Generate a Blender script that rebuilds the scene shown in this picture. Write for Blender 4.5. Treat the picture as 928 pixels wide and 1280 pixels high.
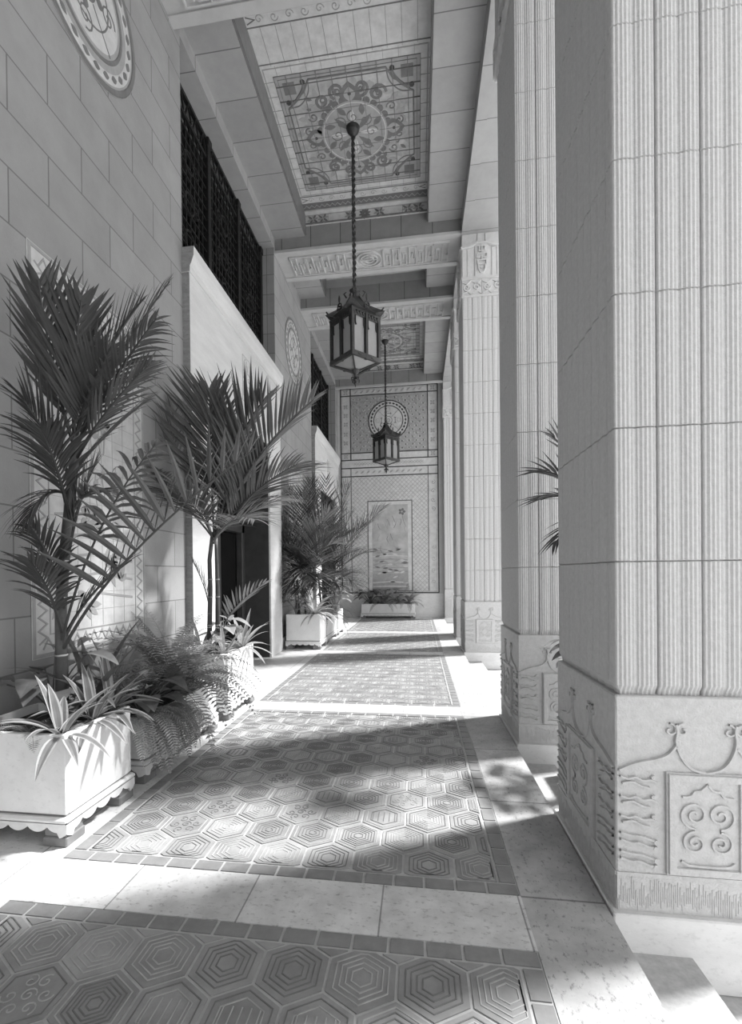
import bpy, math, random
from mathutils import Vector, Matrix
random.seed(7)
R_ = random.Random(11)
pi = math.pi
S = bpy.context.scene
COL = S.collection
for o in list(bpy.data.objects):
    bpy.data.objects.remove(o)

# ------------------------------------------------------------------ camera
F, PX, PY = 590.0, 440.0, 720.933
YAW, PITCH, ROLL, EYE = -0.140778, -0.0061008, -0.0099850, 1.5
W, H = 928, 1280
def cam_axes():
    cy, sy, cp, sp = math.cos(YAW), math.sin(YAW), math.cos(PITCH), math.sin(PITCH)
    f = Vector((sy*cp, cy*cp, sp)); r = Vector((cy, -sy, 0)); u = r.cross(f)
    c, s = math.cos(ROLL), math.sin(ROLL)
    return c*r+s*u, -s*r+c*u, f
CR, CU, CF = cam_axes()
cam = bpy.data.cameras.new('camera'); camo = bpy.data.objects.new('camera', cam); COL.objects.link(camo)
camo.matrix_world = Matrix(((CR.x, CU.x, -CF.x, 0), (CR.y, CU.y, -CF.y, 0), (CR.z, CU.z, -CF.z, EYE), (0, 0, 0, 1)))
cam.sensor_fit = 'VERTICAL'; cam.sensor_height = 36; cam.lens = F/H*36
cam.shift_x = (W/2-PX)/H; cam.shift_y = (PY-H/2)/H
cam.clip_start = 0.05; cam.clip_end = 500
S.camera = camo
def at(u, v, Y):
    """where the sight line of a photo point meets the depth Y (used to read sizes off the photograph)"""
    d = CR*((u-PX)/F) - CU*((v-PY)/F) + CF
    return Vector((0, 0, EYE)) + d*(Y/d.y)

# ------------------------------------------------------------------ sky, sun, exposure
wd = bpy.data.worlds.new('world'); S.world = wd; wd.use_nodes = True
wn, wl = wd.node_tree.nodes, wd.node_tree.links
bg = wn['Background']; bg.inputs[0].default_value = (1, 1, 1, 1)
wtc = wn.new('ShaderNodeTexCoord'); wsp = wn.new('ShaderNodeSeparateXYZ'); wl.new(wtc.outputs['Generated'], wsp.inputs[0])
wmr = wn.new('ShaderNodeMapRange'); wmr.inputs[1].default_value = -1; wmr.inputs[2].default_value = .6     # sky shaped brighter behind the camera to lift column fronts, dimmer ahead
wmr.inputs[3].default_value = 1.5; wmr.inputs[4].default_value = .30; wl.new(wsp.outputs['Y'], wmr.inputs[0]); wl.new(wmr.outputs[0], bg.inputs[1])
sl = bpy.data.lights.new('sun', 'SUN'); sl.energy = 6.0; sl.angle = math.radians(6.0)
so = bpy.data.objects.new('sun', sl); COL.objects.link(so)
EL = math.radians(52.0)
h_ = Vector((-1, -0.44, 0)).normalized()*math.cos(EL)
so.rotation_euler = Vector((h_.x, h_.y, -math.sin(EL))).to_track_quat('-Z', 'Y').to_euler()
so.location = (12, 12, 18)
S.view_settings.view_transform = 'Standard'; S.view_settings.look = 'None'
S.view_settings.exposure = 0.6; S.view_settings.gamma = 1; S.view_settings.use_curve_mapping = False

# ------------------------------------------------------------------ materials
def lin(v):
    v /= 255.0
    return v/12.92 if v <= .04045 else ((v+.055)/1.055)**2.4
MATS = {}
def mat(name, g, rough=.7, var=.12, scale=6, bump=.0, bscale=60, spec=.3, stretch=(1, 1, 1), pits=0, joints=None, metal=0, transl=0, emit=0):
    if name in MATS: return MATS[name]
    m = bpy.data.materials.new(name); m.use_nodes = True; n = m.node_tree.nodes; l = m.node_tree.links
    b = n['Principled BSDF']; b.inputs['Roughness'].default_value = rough
    b.inputs['Specular IOR Level'].default_value = spec; b.inputs['Metallic'].default_value = metal
    tc = n.new('ShaderNodeTexCoord'); mp = n.new('ShaderNodeMapping'); mp.inputs['Scale'].default_value = stretch
    l.new(tc.outputs['Object'], mp.inputs[0])
    no = n.new('ShaderNodeTexNoise'); no.inputs['Scale'].default_value = scale; no.inputs['Detail'].default_value = 6
    no.inputs['Roughness'].default_value = .62
    l.new(mp.outputs[0], no.inputs['Vector'])
    mr = n.new('ShaderNodeMapRange'); mr.inputs[1].default_value = .25; mr.inputs[2].default_value = .75
    mr.inputs[3].default_value = g*(1-var); mr.inputs[4].default_value = g*(1+var)
    l.new(no.outputs['Fac'], mr.inputs[0]); val = mr.outputs[0]
    if pits:
        p = n.new('ShaderNodeTexNoise'); p.inputs['Scale'].default_value = 46; p.inputs['Detail'].default_value = 6; p.inputs['Roughness'].default_value = .7
        pm = n.new('ShaderNodeMapping'); pm.inputs['Scale'].default_value = (.6, 1, 1) if pits > 0 else (1, .6, 1)
        l.new(tc.outputs['Object'], pm.inputs[0]); l.new(pm.outputs[0], p.inputs['Vector'])
        pr = n.new('ShaderNodeMapRange'); pr.inputs[1].default_value = .55; pr.inputs[2].default_value = .66
        pr.inputs[3].default_value = 1; pr.inputs[4].default_value = 1-abs(pits)
        l.new(p.outputs['Fac'], pr.inputs[0])
        mu = n.new('ShaderNodeMath'); mu.operation = 'MULTIPLY'; l.new(val, mu.inputs[0]); l.new(pr.outputs[0], mu.inputs[1]); val = mu.outputs[0]
    if joints:
        ax, ay, bw, bh, ox, oy, off, mort, dark = joints
        sx = n.new('ShaderNodeSeparateXYZ'); l.new(tc.outputs['Object'], sx.inputs[0])
        cx = n.new('ShaderNodeCombineXYZ')
        for k, (a, o_) in enumerate(((ax, ox), (ay, oy))):
            ad = n.new('ShaderNodeMath'); ad.operation = 'ADD'; ad.inputs[1].default_value = o_
            l.new(sx.outputs[a], ad.inputs[0]); l.new(ad.outputs[0], cx.inputs[k])
        br = n.new('ShaderNodeTexBrick'); br.offset = off; br.inputs['Scale'].default_value = 1
        br.inputs['Mortar Size'].default_value = mort; br.inputs['Mortar Smooth'].default_value = .1; br.inputs['Bias'].default_value = 0
        br.inputs['Brick Width'].default_value = bw; br.inputs['Row Height'].default_value = bh
        br.inputs['Color1'].default_value = (.93,)*3+(1,); br.inputs['Color2'].default_value = (1.06,)*3+(1,)
        br.inputs['Mortar'].default_value = (dark,)*3+(1,)
        l.new(cx.outputs[0], br.inputs['Vector'])
        mu = n.new('ShaderNodeMath'); mu.operation = 'MULTIPLY'; l.new(val, mu.inputs[0]); l.new(br.outputs['Color'], mu.inputs[1]); val = mu.outputs[0]
    cc = n.new('ShaderNodeCombineColor')
    for i in range(3): l.new(val, cc.inputs[i])
    l.new(cc.outputs[0], b.inputs['Base Color'])
    if bump:
        bn = n.new('ShaderNodeTexNoise'); bn.inputs['Scale'].default_value = bscale; bn.inputs['Detail'].default_value = 4
        l.new(mp.outputs[0], bn.inputs['Vector'])
        bb = n.new('ShaderNodeBump'); bb.inputs['Strength'].default_value = bump; bb.inputs['Distance'].default_value = .01
        l.new(bn.outputs['Fac'], bb.inputs['Height']); l.new(bb.outputs[0], b.inputs['Normal'])
    if transl:
        t = n.new('ShaderNodeBsdfTranslucent'); l.new(cc.outputs[0], t.inputs[0])
        mx = n.new('ShaderNodeMixShader'); mx.inputs[0].default_value = transl
        l.new(b.outputs[0], mx.inputs[1]); l.new(t.outputs[0], mx.inputs[2])
        l.new(mx.outputs[0], n['Material Output'].inputs[0])
    MATS[name] = m
    return m

ASH = mat('ashlar_stone', .31, .85, .10, 3, .25, 90, joints=(1, 2, .72, .385, .36, -.065, .5, .006, .55))
ASHR = mat('ashlar_reveal_stone', .30, .85, .10, 3, .25, 90, joints=(0, 2, 2.0, .385, .9, -.065, 0, .006, .5))
TRAV = mat('travertine_surround', .66, .5, .12, 4, .1, 40, stretch=(1, .4, 2), pits=.12)
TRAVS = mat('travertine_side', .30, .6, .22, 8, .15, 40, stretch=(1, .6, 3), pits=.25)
FLOORT = mat('travertine_floor', .62, .45, .28, 5, .1, 40, pits=.4, joints=(0, 1, .62, 60, .18, 29.3, 0, .004, .45))
FLOORS = mat('travertine_strip', .44, .45, .30, 5, .1, 40, pits=-.5, joints=(1, 0, .93, 60, .53, 30.2, 0, .006, .45))
GRAN = mat('granite_step', .42, .7, .2, 30, .1, 80)
STONE = mat('column_stone', .50, .85, .10, 40, .35, 120)
PLIN = mat('plinth_stone', .50, .85, .12, 30, .4, 110)
SOFF = mat('soffit_stone', .34, .8, .08, 5, .1, 80, joints=(1, 0, .62, 60, -.12, 30, 0, .007, .45))
LINT = mat('lintel_stone', .32, .8, .08, 5, .1, 80, joints=(1, 0, .72, 60, -.32, 30, 0, .007, .45))
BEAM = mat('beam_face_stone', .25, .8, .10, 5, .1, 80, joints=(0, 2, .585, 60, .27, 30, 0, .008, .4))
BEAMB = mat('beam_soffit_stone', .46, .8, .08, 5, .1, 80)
RELF = mat('relief_stone', .52, .85, .08, 20, .2, 90)
TL = mat('tile_cream', .56, .35, .16, 9); TM = mat('tile_grey', .34, .35, .16, 9); TD = mat('tile_slate', .17, .35, .2, 9)
TK = mat('tile_black', .06, .4, .2, 9); TG = mat('tile_joint', .20, .7, .1, 9)
HX = [mat('hex_tile_pale', .34, .38, .22, 7, .15, 30), mat('hex_tile_mid', .30, .38, .25, 7, .15, 30), mat('hex_tile_dusky', .27, .38, .25, 7, .15, 30)]
HXL = mat('hex_tile_ridge', .40, .4, .2, 12); HXD = mat('hex_tile_groove', .17, .6, .2, 12)
GROUT = mat('floor_grout', .46, .8, .15, 20, .2, 80); BRD = mat('border_tile', .24, .35, .2, 12, .1, 40)
IRON = mat('wrought_iron', .012, .5, .3, 20, .1, 60, metal=0)
BRONZE = mat('dark_bronze', .055, .45, .3, 12, .1, 60, metal=.3)
DGLASS = mat('unlit_room_glass', .006, .15, .1, 2, spec=.5)  # near-black colour carries the darkness of the unlit rooms
BDOOR = mat('bronze_door', .045, .45, .3, 5, .05, 40, spec=.4)
GLASS = mat('lantern_glass', .62, .35, .08, 6, transl=.55)
BGLASS = mat('lantern_base_glass', .45, .35, .06, 6, transl=.4)
WHITE = mat('planter_white', .80, .6, .06, 7, .1, 30, pits=.10); WHITE2 = mat('planter_white_trim', .74, .6, .12, 12, .1, 30)
FOOT = mat('planter_foot', .20, .7, .2, 12)
SOIL = mat('soil', .05, .95, .4, 30, .6, 60)
LF = [mat('palm_leaf', .085, .42, .3, 6, spec=.5, transl=.25), mat('palm_leaf_shaded', .05, .42, .3, 6, spec=.5, transl=.2), mat('palm_leaf_pale', .20, .42, .25, 6, spec=.5, transl=.3)]  # second leaf tone darkened to hold the nearest palm's backlit shade
FERN = mat('fern_leaf', .20, .5, .3, 9, spec=.4, transl=.3); FERNL = mat('fern_leaf_pale', .32, .5, .3, 9, spec=.4, transl=.3)
VMID = mat('variegated_leaf_centre', .17, .45, .25, 8, spec=.4, transl=.25); VEDGE = mat('variegated_leaf_edge', .42, .45, .12, 8, spec=.4, transl=.3)
BROAD = mat('broad_leaf', .14, .4, .3, 8, spec=.5, transl=.25); BROADL = mat('broad_leaf_pale', .32, .4, .25, 8, spec=.5, transl=.3)
STEM = mat('palm_stem', .10, .5, .3, 10); STEMR = mat('stem_ring', .38, .6, .2, 10)
GROUND = mat('ground_paving', .72, .85, .12, 2, .1, 20)

# ------------------------------------------------------------------ mesh helpers
class MB:
    def __init__(s): s.v = []; s.f = []; s.m = []; s.mats = []
    def mi(s, m):
        if m not in s.mats: s.mats.append(m)
        return s.mats.index(m)
    def add(s, vs, fs, m):
        b = len(s.v); k = s.mi(m); s.v += [tuple(p) for p in vs]
        for f in fs: s.f.append(tuple(i+b for i in f)); s.m.append(k)
    def box(s, x0, x1, y0, y1, z0, z1, m, bev=0):
        if bev:
            e = bev; P = []
            for z, i in ((z0, e), (z0+e, 0), (z1-e, 0), (z1, e)):
                a, b, c, d = x0+i, x1-i, y0+i, y1-i
                P.append([(a+e, c, z), (b-e, c, z), (b, c+e, z), (b, d-e, z), (b-e, d, z), (a+e, d, z), (a, d-e, z), (a, c+e, z)])
            s.loft(P, m, True, True); return
        vs = [(x0, y0, z0), (x1, y0, z0), (x1, y1, z0), (x0, y1, z0), (x0, y0, z1), (x1, y0, z1), (x1, y1, z1), (x0, y1, z1)]
        s.add(vs, [(3, 2, 1, 0), (4, 5, 6, 7), (0, 1, 5, 4), (1, 2, 6, 5), (2, 3, 7, 6), (3, 0, 4, 7)], m)
    def loft(s, rings, m, cap0=False, cap1=False, closed=True):
        n = len(rings[0]); vs = [p for r in rings for p in r]; fs = []
        for i in range(len(rings)-1):
            for j in range(n if closed else n-1):
                k = (j+1) % n
                fs.append((i*n+j, i*n+k, (i+1)*n+k, (i+1)*n+j))
        if cap0: fs.append(tuple(range(n-1, -1, -1)))
        if cap1: fs.append(tuple(range((len(rings)-1)*n, len(rings)*n)))
        s.add(vs, fs, m)
    def tube(s, pts, rad, m, n=6, caps=True):
        pts = [Vector(p) for p in pts]; rings = []
        rr = rad if isinstance(rad, (list, tuple)) else [rad]*len(pts)
        prev = None
        for i, p in enumerate(pts):
            t = (pts[min(i+1, len(pts)-1)]-pts[max(i-1, 0)]).normalized()
            a = prev if prev is not None else (Vector((0, 0, 1)) if abs(t.z) < .9 else Vector((1, 0, 0)))
            a = (a-t*a.dot(t)).normalized(); prev = a; b = t.cross(a)
            rings.append([p+(a*math.cos(2*pi*k/n)+b*math.sin(2*pi*k/n))*rr[i] for k in range(n)])
        s.loft(rings, m, caps, caps)
    def lathe(s, prof, m, n=20, c=(0, 0, 0)):
        rings = [[(c[0]+r*math.cos(2*pi*k/n), c[1]+r*math.sin(2*pi*k/n), c[2]+z) for k in range(n)] for r, z in prof]
        s.loft(rings, m, True, True)
    def build(s, name, parent=None, smooth=False, loc=None):
        me = bpy.data.meshes.new(name); me.from_pydata(s.v, [], s.f)
        for m in s.mats: me.materials.append(m)
        me.polygons.foreach_set('material_index', s.m)
        if smooth: me.polygons.foreach_set('use_smooth', [True]*len(s.f))
        me.update()
        o = bpy.data.objects.new(name, me); COL.objects.link(o)
        if parent: o.parent = parent
        if loc: o.location = loc
        return o

def keep_clear(mb, base):
    """leaves press against the walls instead of passing through them"""
    out = []
    for x, y, z in mb.v:
        wy = y+base[1]; lim = (SX if (5.27 < wy < 9.02 or 12.1 < wy < 15.85) else WX)+.02+.004*math.sin(x*40+z*9)
        out.append((max(x, lim-base[0]), min(y, ENDY-.06-base[1]), z))
    mb.v = out

class Draw:
    """ornament laid on a flat frame: raised strokes and raised filled shapes"""
    def __init__(s, mb, O, U, V, N, h=.004):
        s.mb = mb; s.O = Vector(O); s.U = Vector(U); s.V = Vector(V); s.N = Vector(N); s.h = h
    def P(s, u, v, h=0): return s.O+s.U*u+s.V*v+s.N*h
    def fill(s, pts, m, h=None, base=0):
        h = s.h if h is None else h; n = len(pts)
        vs = [s.P(u, v, base) for u, v in pts]+[s.P(u, v, h) for u, v in pts]
        s.mb.add(vs, [tuple(range(n, 2*n))]+[(i, (i+1) % n, n+(i+1) % n, n+i) for i in range(n)], m)
    def rect(s, a, b, c, d, m, h=None, base=0): s.fill([(a, c), (b, c), (b, d), (a, d)], m, h, base)
    def stroke(s, pts, w, m, h=None, closed=False, bev=.35):
        h = s.h if h is None else h; n = len(pts)
        if n < 2: return
        vs = []
        for i in range(n):
            if closed: a, b = pts[i-1], pts[(i+1) % n]
            else: a, b = pts[max(i-1, 0)], pts[min(i+1, n-1)]
            p = pts[i]
            d1 = Vector((p[0]-a[0], p[1]-a[1])); d2 = Vector((b[0]-p[0], b[1]-p[1]))
            if d1.length < 1e-9: d1 = d2
            if d2.length < 1e-9: d2 = d1
            d1.normalize(); d2.normalize(); t = d1+d2
            if t.length < 1e-6: t = d1.copy()
            t.normalize(); nn = Vector((-t.y, t.x)); k = min(1/max(.4, nn.dot(Vector((-d1.y, d1.x)))), 2)*w/2
            for q, hh in ((-k, 0), (-k*(1-bev), h), (k*(1-bev), h), (k, 0)):
                vs.append(s.P(p[0]+nn.x*q, p[1]+nn.y*q, hh))
        fs = []
        for i in range(n if closed else n-1):
            j = (i+1) % n
            for k in range(3): fs.append((i*4+k, j*4+k, j*4+k+1, i*4+k+1))
        s.mb.add(vs, fs, m)
    def curve(s, pts, w, m, h=None, k=5):
        out = []; n = len(pts)
        for i in range(n-1):
            p0, p1, p2, p3 = pts[max(i-1, 0)], pts[i], pts[i+1], pts[min(i+2, n-1)]
            for j in range(k):
                t = j/k; q = []
                for c in (0, 1):
                    q.append(.5*(2*p1[c]+(p2[c]-p0[c])*t+(2*p0[c]-5*p1[c]+4*p2[c]-p3[c])*t*t+(3*p1[c]-p0[c]-3*p2[c]+p3[c])*t**3))
                out.append(tuple(q))
        out.append(pts[-1]); s.stroke(out, w, m, h)
    def line(s, a, b, w, m, h=None): s.stroke([a, b], w, m, h)
    def frame(s, a, b, c, d, w, m, h=None): s.stroke([(a, c), (b, c), (b, d), (a, d)], w, m, h, True)
    def circ(s, c, r, n=28, ry=None, a0=0, a1=2*pi): 
        ry = ry or r
        return [(c[0]+r*math.cos(a0+(a1-a0)*k/n), c[1]+ry*math.sin(a0+(a1-a0)*k/n)) for k in range(n)]
    def ring(s, c, r, w, m, h=None, n=28): s.stroke(s.circ(c, r, n), w, m, h, True)
    def disc(s, c, r, m, h=None, n=20): s.fill(s.circ(c, r, n), m, h)
    def spiral(s, c, r, turns, a0, w, m, h=None, sgn=1, r1=.12, n=None):
        n = n or int(10*turns)+4
        s.stroke([(c[0]+r*(1-(1-r1)*k/n)*math.cos(a0+sgn*2*pi*turns*k/n), c[1]+r*(1-(1-r1)*k/n)*math.sin(a0+sgn*2*pi*turns*k/n)) for k in range(n+1)], w, m, h)
    def petal(s, c, a, r0, r1, wd, m, h=None):
        P = []
        for k in range(9):
            t = k/8; P.append((r0+(r1-r0)*t, wd*math.sin(pi*t)))
        P = P+[(x, -y) for x, y in P[-2:0:-1]]
        ca, sa = math.cos(a), math.sin(a)
        s.fill([(c[0]+x*ca-y*sa, c[1]+x*sa+y*ca) for x, y in P], m, h)

def tag(o, label=None, cat=None, group=None, kind=None):
    if label: o['label'] = label
    if cat: o['category'] = cat
    if group: o['group'] = group
    if kind: o['kind'] = kind
    return o
def thing(name, label, cat, loc=(0, 0, 0), rz=0, group=None):
    o = bpy.data.objects.new(name, None); o.empty_display_size = .1; COL.objects.link(o)
    o.location = loc; o.rotation_euler = (0, 0, rz)
    return tag(o, label, cat, group)
def struct(mb, name, parent=None):
    o = mb.build(name, parent); o['kind'] = 'structure'; return o
def copy_tree(o, parent=None):
    c = o.copy(); COL.objects.link(c); c.parent = parent
    for ch in list(o.children): copy_tree(ch, c)
    return c

# ------------------------------------------------------------------ main dimensions
WX, SX = -2.75, -2.66            # left wall plane, door surround plane
CX0, CX1 = .85, 1.57             # column row
CW, CD = .72, .87
BAY = 6.84
YA, YB = 2.21, 4.26              # first column pair fronts
ENDY = 16.3
FX = .82                         # floor slab edge on the open side

# ================================================================== FLOOR
fl = MB(); fl.box(-3.6, FX, -9, ENDY, -.3, -.012, FLOORT)
fl.box(.455, FX, -9, ENDY, -.012, 0, FLOORS)
bands = [(-9, -.72), (1.94, 2.262), (5.06, 5.38), (8.78, 9.1), (11.9, 12.2), (15.6, ENDY)]
for a, b in bands: fl.box(-1.9, .455, a, b, -.012, 0, FLOORT)
fl.box(-3.6, -1.9, -9, ENDY, -.012, 0, FLOORT)
floor = struct(fl, 'floor')
hexW = .262; hexR = hexW/math.sqrt(3); rowH = hexR*1.5
def clip(poly, a, b, c, d):
    for ax, lim, sg in ((0, a, 1), (0, b, -1), (1, c, 1), (1, d, -1)):
        out = []
        for i in range(len(poly)):
            p, q = poly[i-1], poly[i]; pi_, qi = sg*(p[ax]-lim) >= 0, sg*(q[ax]-lim) >= 0
            if pi_ != qi:
                t = (lim-p[ax])/(q[ax]-p[ax]); out.append((p[0]+(q[0]-p[0])*t, p[1]+(q[1]-p[1])*t))
            if qi: out.append(q)
        poly = out
        if len(poly) < 3: return []
    return poly
def tile_field(y0, y1, detail):
    mb = MB(); x0, x1 = -1.9, .455; bw = .085
    mb.box(x0, x1, y0, y1, -.012, -.004, GROUT)
    D = Draw(mb, (0, 0, -.004), (1, 0, 0), (0, 1, 0), (0, 0, 1), .005)
    g = .007
    # border tiles
    n = int((x1-x0)/.142); st = (x1-x0)/n
    for k in range(n):
        for (c, d) in ((y0, y0+bw), (y1-bw, y1)):
            D.fill([(x0+k*st+g, c+g), (x0+(k+1)*st-g, c+g), (x0+(k+1)*st-g, d-g), (x0+k*st+g, d-g)], BRD, .005)
    n = int((y1-y0-2*bw)/.140); st = (y1-y0-2*bw)/n
    for k in range(n):
        for (c, d) in ((x0, x0+bw), (x1-bw, x1)):
            D.rect(c+g, d-g, y0+bw+k*st+g, y0+bw+(k+1)*st-g, BRD, .005)
    a, b, c, d = x0+bw+g, x1-bw-g, y0+bw+g, y1-bw-g
    row = 0; yy = y1-bw-.03
    ys = []
    cy = y0+bw+.135-.04
    while cy < y1+.1: ys.append(cy); cy += rowH
    for r, cy in enumerate(ys):
        cx = x0+bw+(hexW/2 if r % 2 else 0)+.02
        while cx < x1+.1:
            def hexp(s): return [(cx+s*hexR*math.cos(pi/6+k*pi/3), cy+s*hexR*math.sin(pi/6+k*pi/3)) for k in range(6)]
            P = clip(hexp(.95), a, b, c, d)
            if P:
                m = R_.choice(HX); D.fill(P, m, .005)
                full = len(P) == 6 and a+hexW*.5 < cx < b-hexW*.5 and c+hexR < cy < d-hexR
                if detail:
                    kind = R_.random()
                    lm = HXD if R_.random() < .62 else HXL
                    w = .0065
                    D2h = .0075
                    if full:
                        D.stroke(hexp(.80), .006, HXL if lm is HXD else HXD, D2h, True)
                        if kind < .45:
                            for s_ in (.68, .56, .44, .32, .18): D.stroke(hexp(s_), w, lm, D2h, True)
                        elif kind < .72:
                            pts = []
                            for q in range(26):
                                s_ = .70-.62*q/25; A = pi/6+q*pi/3
                                pts.append((cx+s_*hexR*math.cos(A), cy+s_*hexR*math.sin(A)))
                            D.stroke(pts, w, lm, D2h)
                        elif kind < .9:
                            for q in range(6):
                                A = q*pi/3+R_.random()*.3
                                D.spiral((cx+.42*hexR*math.cos(A), cy+.42*hexR*math.sin(A)), .2*hexR, 1.2, A, .006, lm, D2h, 1 if q % 2 else -1)
                            D.spiral((cx, cy), .2*hexR, 1.5, 0, .006, lm, D2h)
                        else:
                            D.stroke(hexp(.6), w, lm, D2h, True)
                            for q in range(5):
                                D.line((cx-.45*hexR+q*.22*hexR, cy-.35*hexR), (cx-.45*hexR+q*.22*hexR, cy+.35*hexR), .006, lm, D2h)
                    else:
                        for s_ in (.76, .6, .44, .28):
                            Q = clip(hexp(s_), a+.012, b-.012, c+.012, d-.012)
                            if len(Q) > 2: D.stroke(Q, w, lm, D2h, True)
                else:
                    for s_ in (.7, .4):
                        Q = clip(hexp(s_), a+.012, b-.012, c+.012, d-.012)
                        if len(Q) > 2: D.stroke(Q, .008, HXD, .007, True)
            cx += hexW
    o = mb.build('tile_field', floor); return o
for i in range(len(bands)-1):
    tile_field(bands[i][1], bands[i+1][0], bands[i][1] < 5)

# open side: steps and ground
st = MB()
st.box(FX, 1.14, -9, ENDY+1, -.6, -.15, GRAN); st.box(1.14, 1.60, -9, ENDY+1, -.6, -.30, GRAN)
struct(st, 'trim_1')
gr = MB(); gr.box(1.60, 60, -40, 70, -.8, -.45, GROUND)
struct(gr, 'ground')

# ================================================================== LEFT WALL
def wall_left():
    mb = MB(); x0 = -3.3
    def reg(a, b, c, d): mb.box(x0, WX, a, b, c, d, ASH)
    doors = [(5.30, 8.98), (12.14, 15.80)]
    y = -9
    for a, b in doors:
        reg(y, a, 0, 8.1); y = b
        reg(a, b, 3.9, 5.3)            # spandrel behind the surround
        reg(a, a+.5, 0, 3.9); reg(b-.5, b, 0, 3.9)
    reg(y, ENDY, 0, 8.1)
    for a, b in doors:
        mb.box(x0, WX, a, b, 7.9, 8.1, SOFF)
    # recess ends
    for a, b in doors:
        mb.box(x0, WX-.003, b-.003, b+.02, 5.3, 7.9, ASHR)
    mb.box(-6, x0, -9, ENDY, 7.9, 8.1, TD)
    return struct(mb, 'wall_left')
wall = wall_left()
# base course along the wall
bb = MB()
for a, b in ((2.13, 5.3), (8.98, 12.14)): bb.box(WX, WX+.03, a, b, 0, .22, TRAV)
struct(bb, 'baseboard_left')

def door_surround(y0, y1, label, n):
    t = thing('door_surround', label, 'doorway', (SX, (y0+y1)/2, 0))
    L = lambda y: y-(y0+y1)/2
    mb = MB(); w = .70
    for a, b in ((y0, y0+w), (y1-w, y1)):
        mb.box(-.62, 0, L(a), L(b), 0, 3.85, TRAV)
    mb.box(-.62, 0, L(y0), L(y1), 3.85, 5.12, TRAV)
    # side returns in darker, more pitted travertine
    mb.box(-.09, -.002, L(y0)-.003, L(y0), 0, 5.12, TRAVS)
    mb.build('jambs_and_lintel', t)
    c = MB()
    prof = [(0, 5.10), (.012, 5.10), (.014, 5.17), (.03, 5.2), (.062, 5.29), (.065, 5.39), (-.09, 5.39), (-.09, 5.10)]
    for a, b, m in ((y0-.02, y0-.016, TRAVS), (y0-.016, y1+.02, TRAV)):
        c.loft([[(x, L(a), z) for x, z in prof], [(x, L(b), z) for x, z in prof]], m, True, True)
    c.build('cornice', t)
    e = MB(); D = Draw(e, (.001, 0, 0), (0, 1, 0), (0, 0, 1), (1, 0, 0), .008)
    D.spiral((0, 4.75), .13, 1.2, pi/2, .016, RELF); D.spiral((-.1, 4.60), .1, 1.2, 0, .014, RELF); D.spiral((.1, 4.60), .1, 1.2, pi, .014, RELF, sgn=-1)
    D.line((0, 4.35), (0, 4.85), .02, RELF); D.stroke([(-.13, 4.5), (-.13, 4.3), (0, 4.22), (.13, 4.3), (.13, 4.5)], .016, RELF)
    D.line((-.12, 4.47), (.12, 4.47), .014, RELF); D.frame(-.16, .16, 4.2, 4.9, .01, RELF)
    e.build('carved_emblem', t)
    # reveal jamb with bronze lining and recessed door
    d = MB(); a, b = y0+w, y1-w
    d.box(-.60, -.03, L(b)-.012, L(b)-.001, 0, 3.85, BDOOR); d.box(-.60, -.03, L(a)+.001, L(a)+.012, 0, 3.85, BDOOR)
    d.box(-.60, -.03, L(a), L(b), 3.838, 3.849, BDOOR)
    d.build('reveal_lining', t)
    f = MB()
    for a2, b2 in ((a+.012, a+.14), (b-.14, b-.012), ((a+b)/2-.07, (a+b)/2+.07)): f.box(-.60, -.48, L(a2), L(b2), 0, 3.838, BDOOR, .01)
    f.box(-.60, -.48, L(a), L(b), 2.25, 2.42, BDOOR, .01)
    f.build('door_frame', t)
    g = MB(); g.box(-.62, -.60, L(a), L(b), 0, 3.85, DGLASS); g.build('door_dark_pane', t)  # opaque near-black pane stands in for the dark interior
    return t
door_surround(5.30, 8.98, 'tall pale travertine door surround behind the two nearer palms', 1)
door_surround(12.14, 15.80, 'far travertine door surround rising behind the distant palm clump', 2)

def grille(y0, y1, label):
    gx = -3.03; z0, z1 = 5.39, 7.9
    t = thing('window_grille', label, 'grille', (gx, (y0+y1)/2, z0))
    L = lambda y: y-(y0+y1)/2
    posts = [y0+.13, y0+1.30, y0+2.45, y1-.06]
    for k, p in enumerate(posts):
        m = MB(); m.box(-.04, .05, L(p)-.05, L(p)+.05, 0, z1-z0-.12, IRON, .008)
        m.box(-.05, .065, L(p)-.065, L(p)+.065, z1-z0-.14, z1-z0-.02, IRON, .01); m.build('post', t)
    for z in (.02, 2.18, 2.45):
        r = MB(); r.box(-.025, .025, L(y0)+.01, L(y1)-.01, z, z+.05, IRON); r.build('rail', t)
    for k in range(3):
        a, b = L(posts[k])+.05, L(posts[k+1])-.05
        m = MB(); D = Draw(m, (.01, 0, 0), (0, 1, 0), (0, 0, 1), (1, 0, 0), .02)
        n = 9
        for i in range(1, n): y = a+(b-a)*i/n; m.box(-.012, .012, y-.011, y+.011, .05, 2.2, IRON)
        for i in range(1, 14): z = .05+2.15*i/14; m.box(-.008, .02, a, b, z-.009, z+.009, IRON)
        c = (a+b)/2
        for z in (.6, 1.1, 1.65):
            D.ring((c, z), .13, .03, IRON); D.spiral((c-.2, z), .1, 1.3, 0, .026, IRON); D.spiral((c+.2, z), .1, 1.3, pi, .026, IRON, sgn=-1)
        for i in range(5):
            y = a+(b-a)*(i+.5)/5; D.stroke([(y-.08, 2.24), (y, 2.44), (y+.08, 2.24)], .02, IRON)
        m.build('lattice', t)
    return t
grille(5.30, 8.98, 'dark iron window grille high above the near door surround')
grille(12.14, 15.80, 'dark iron window grille above the far door surround')
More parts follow.
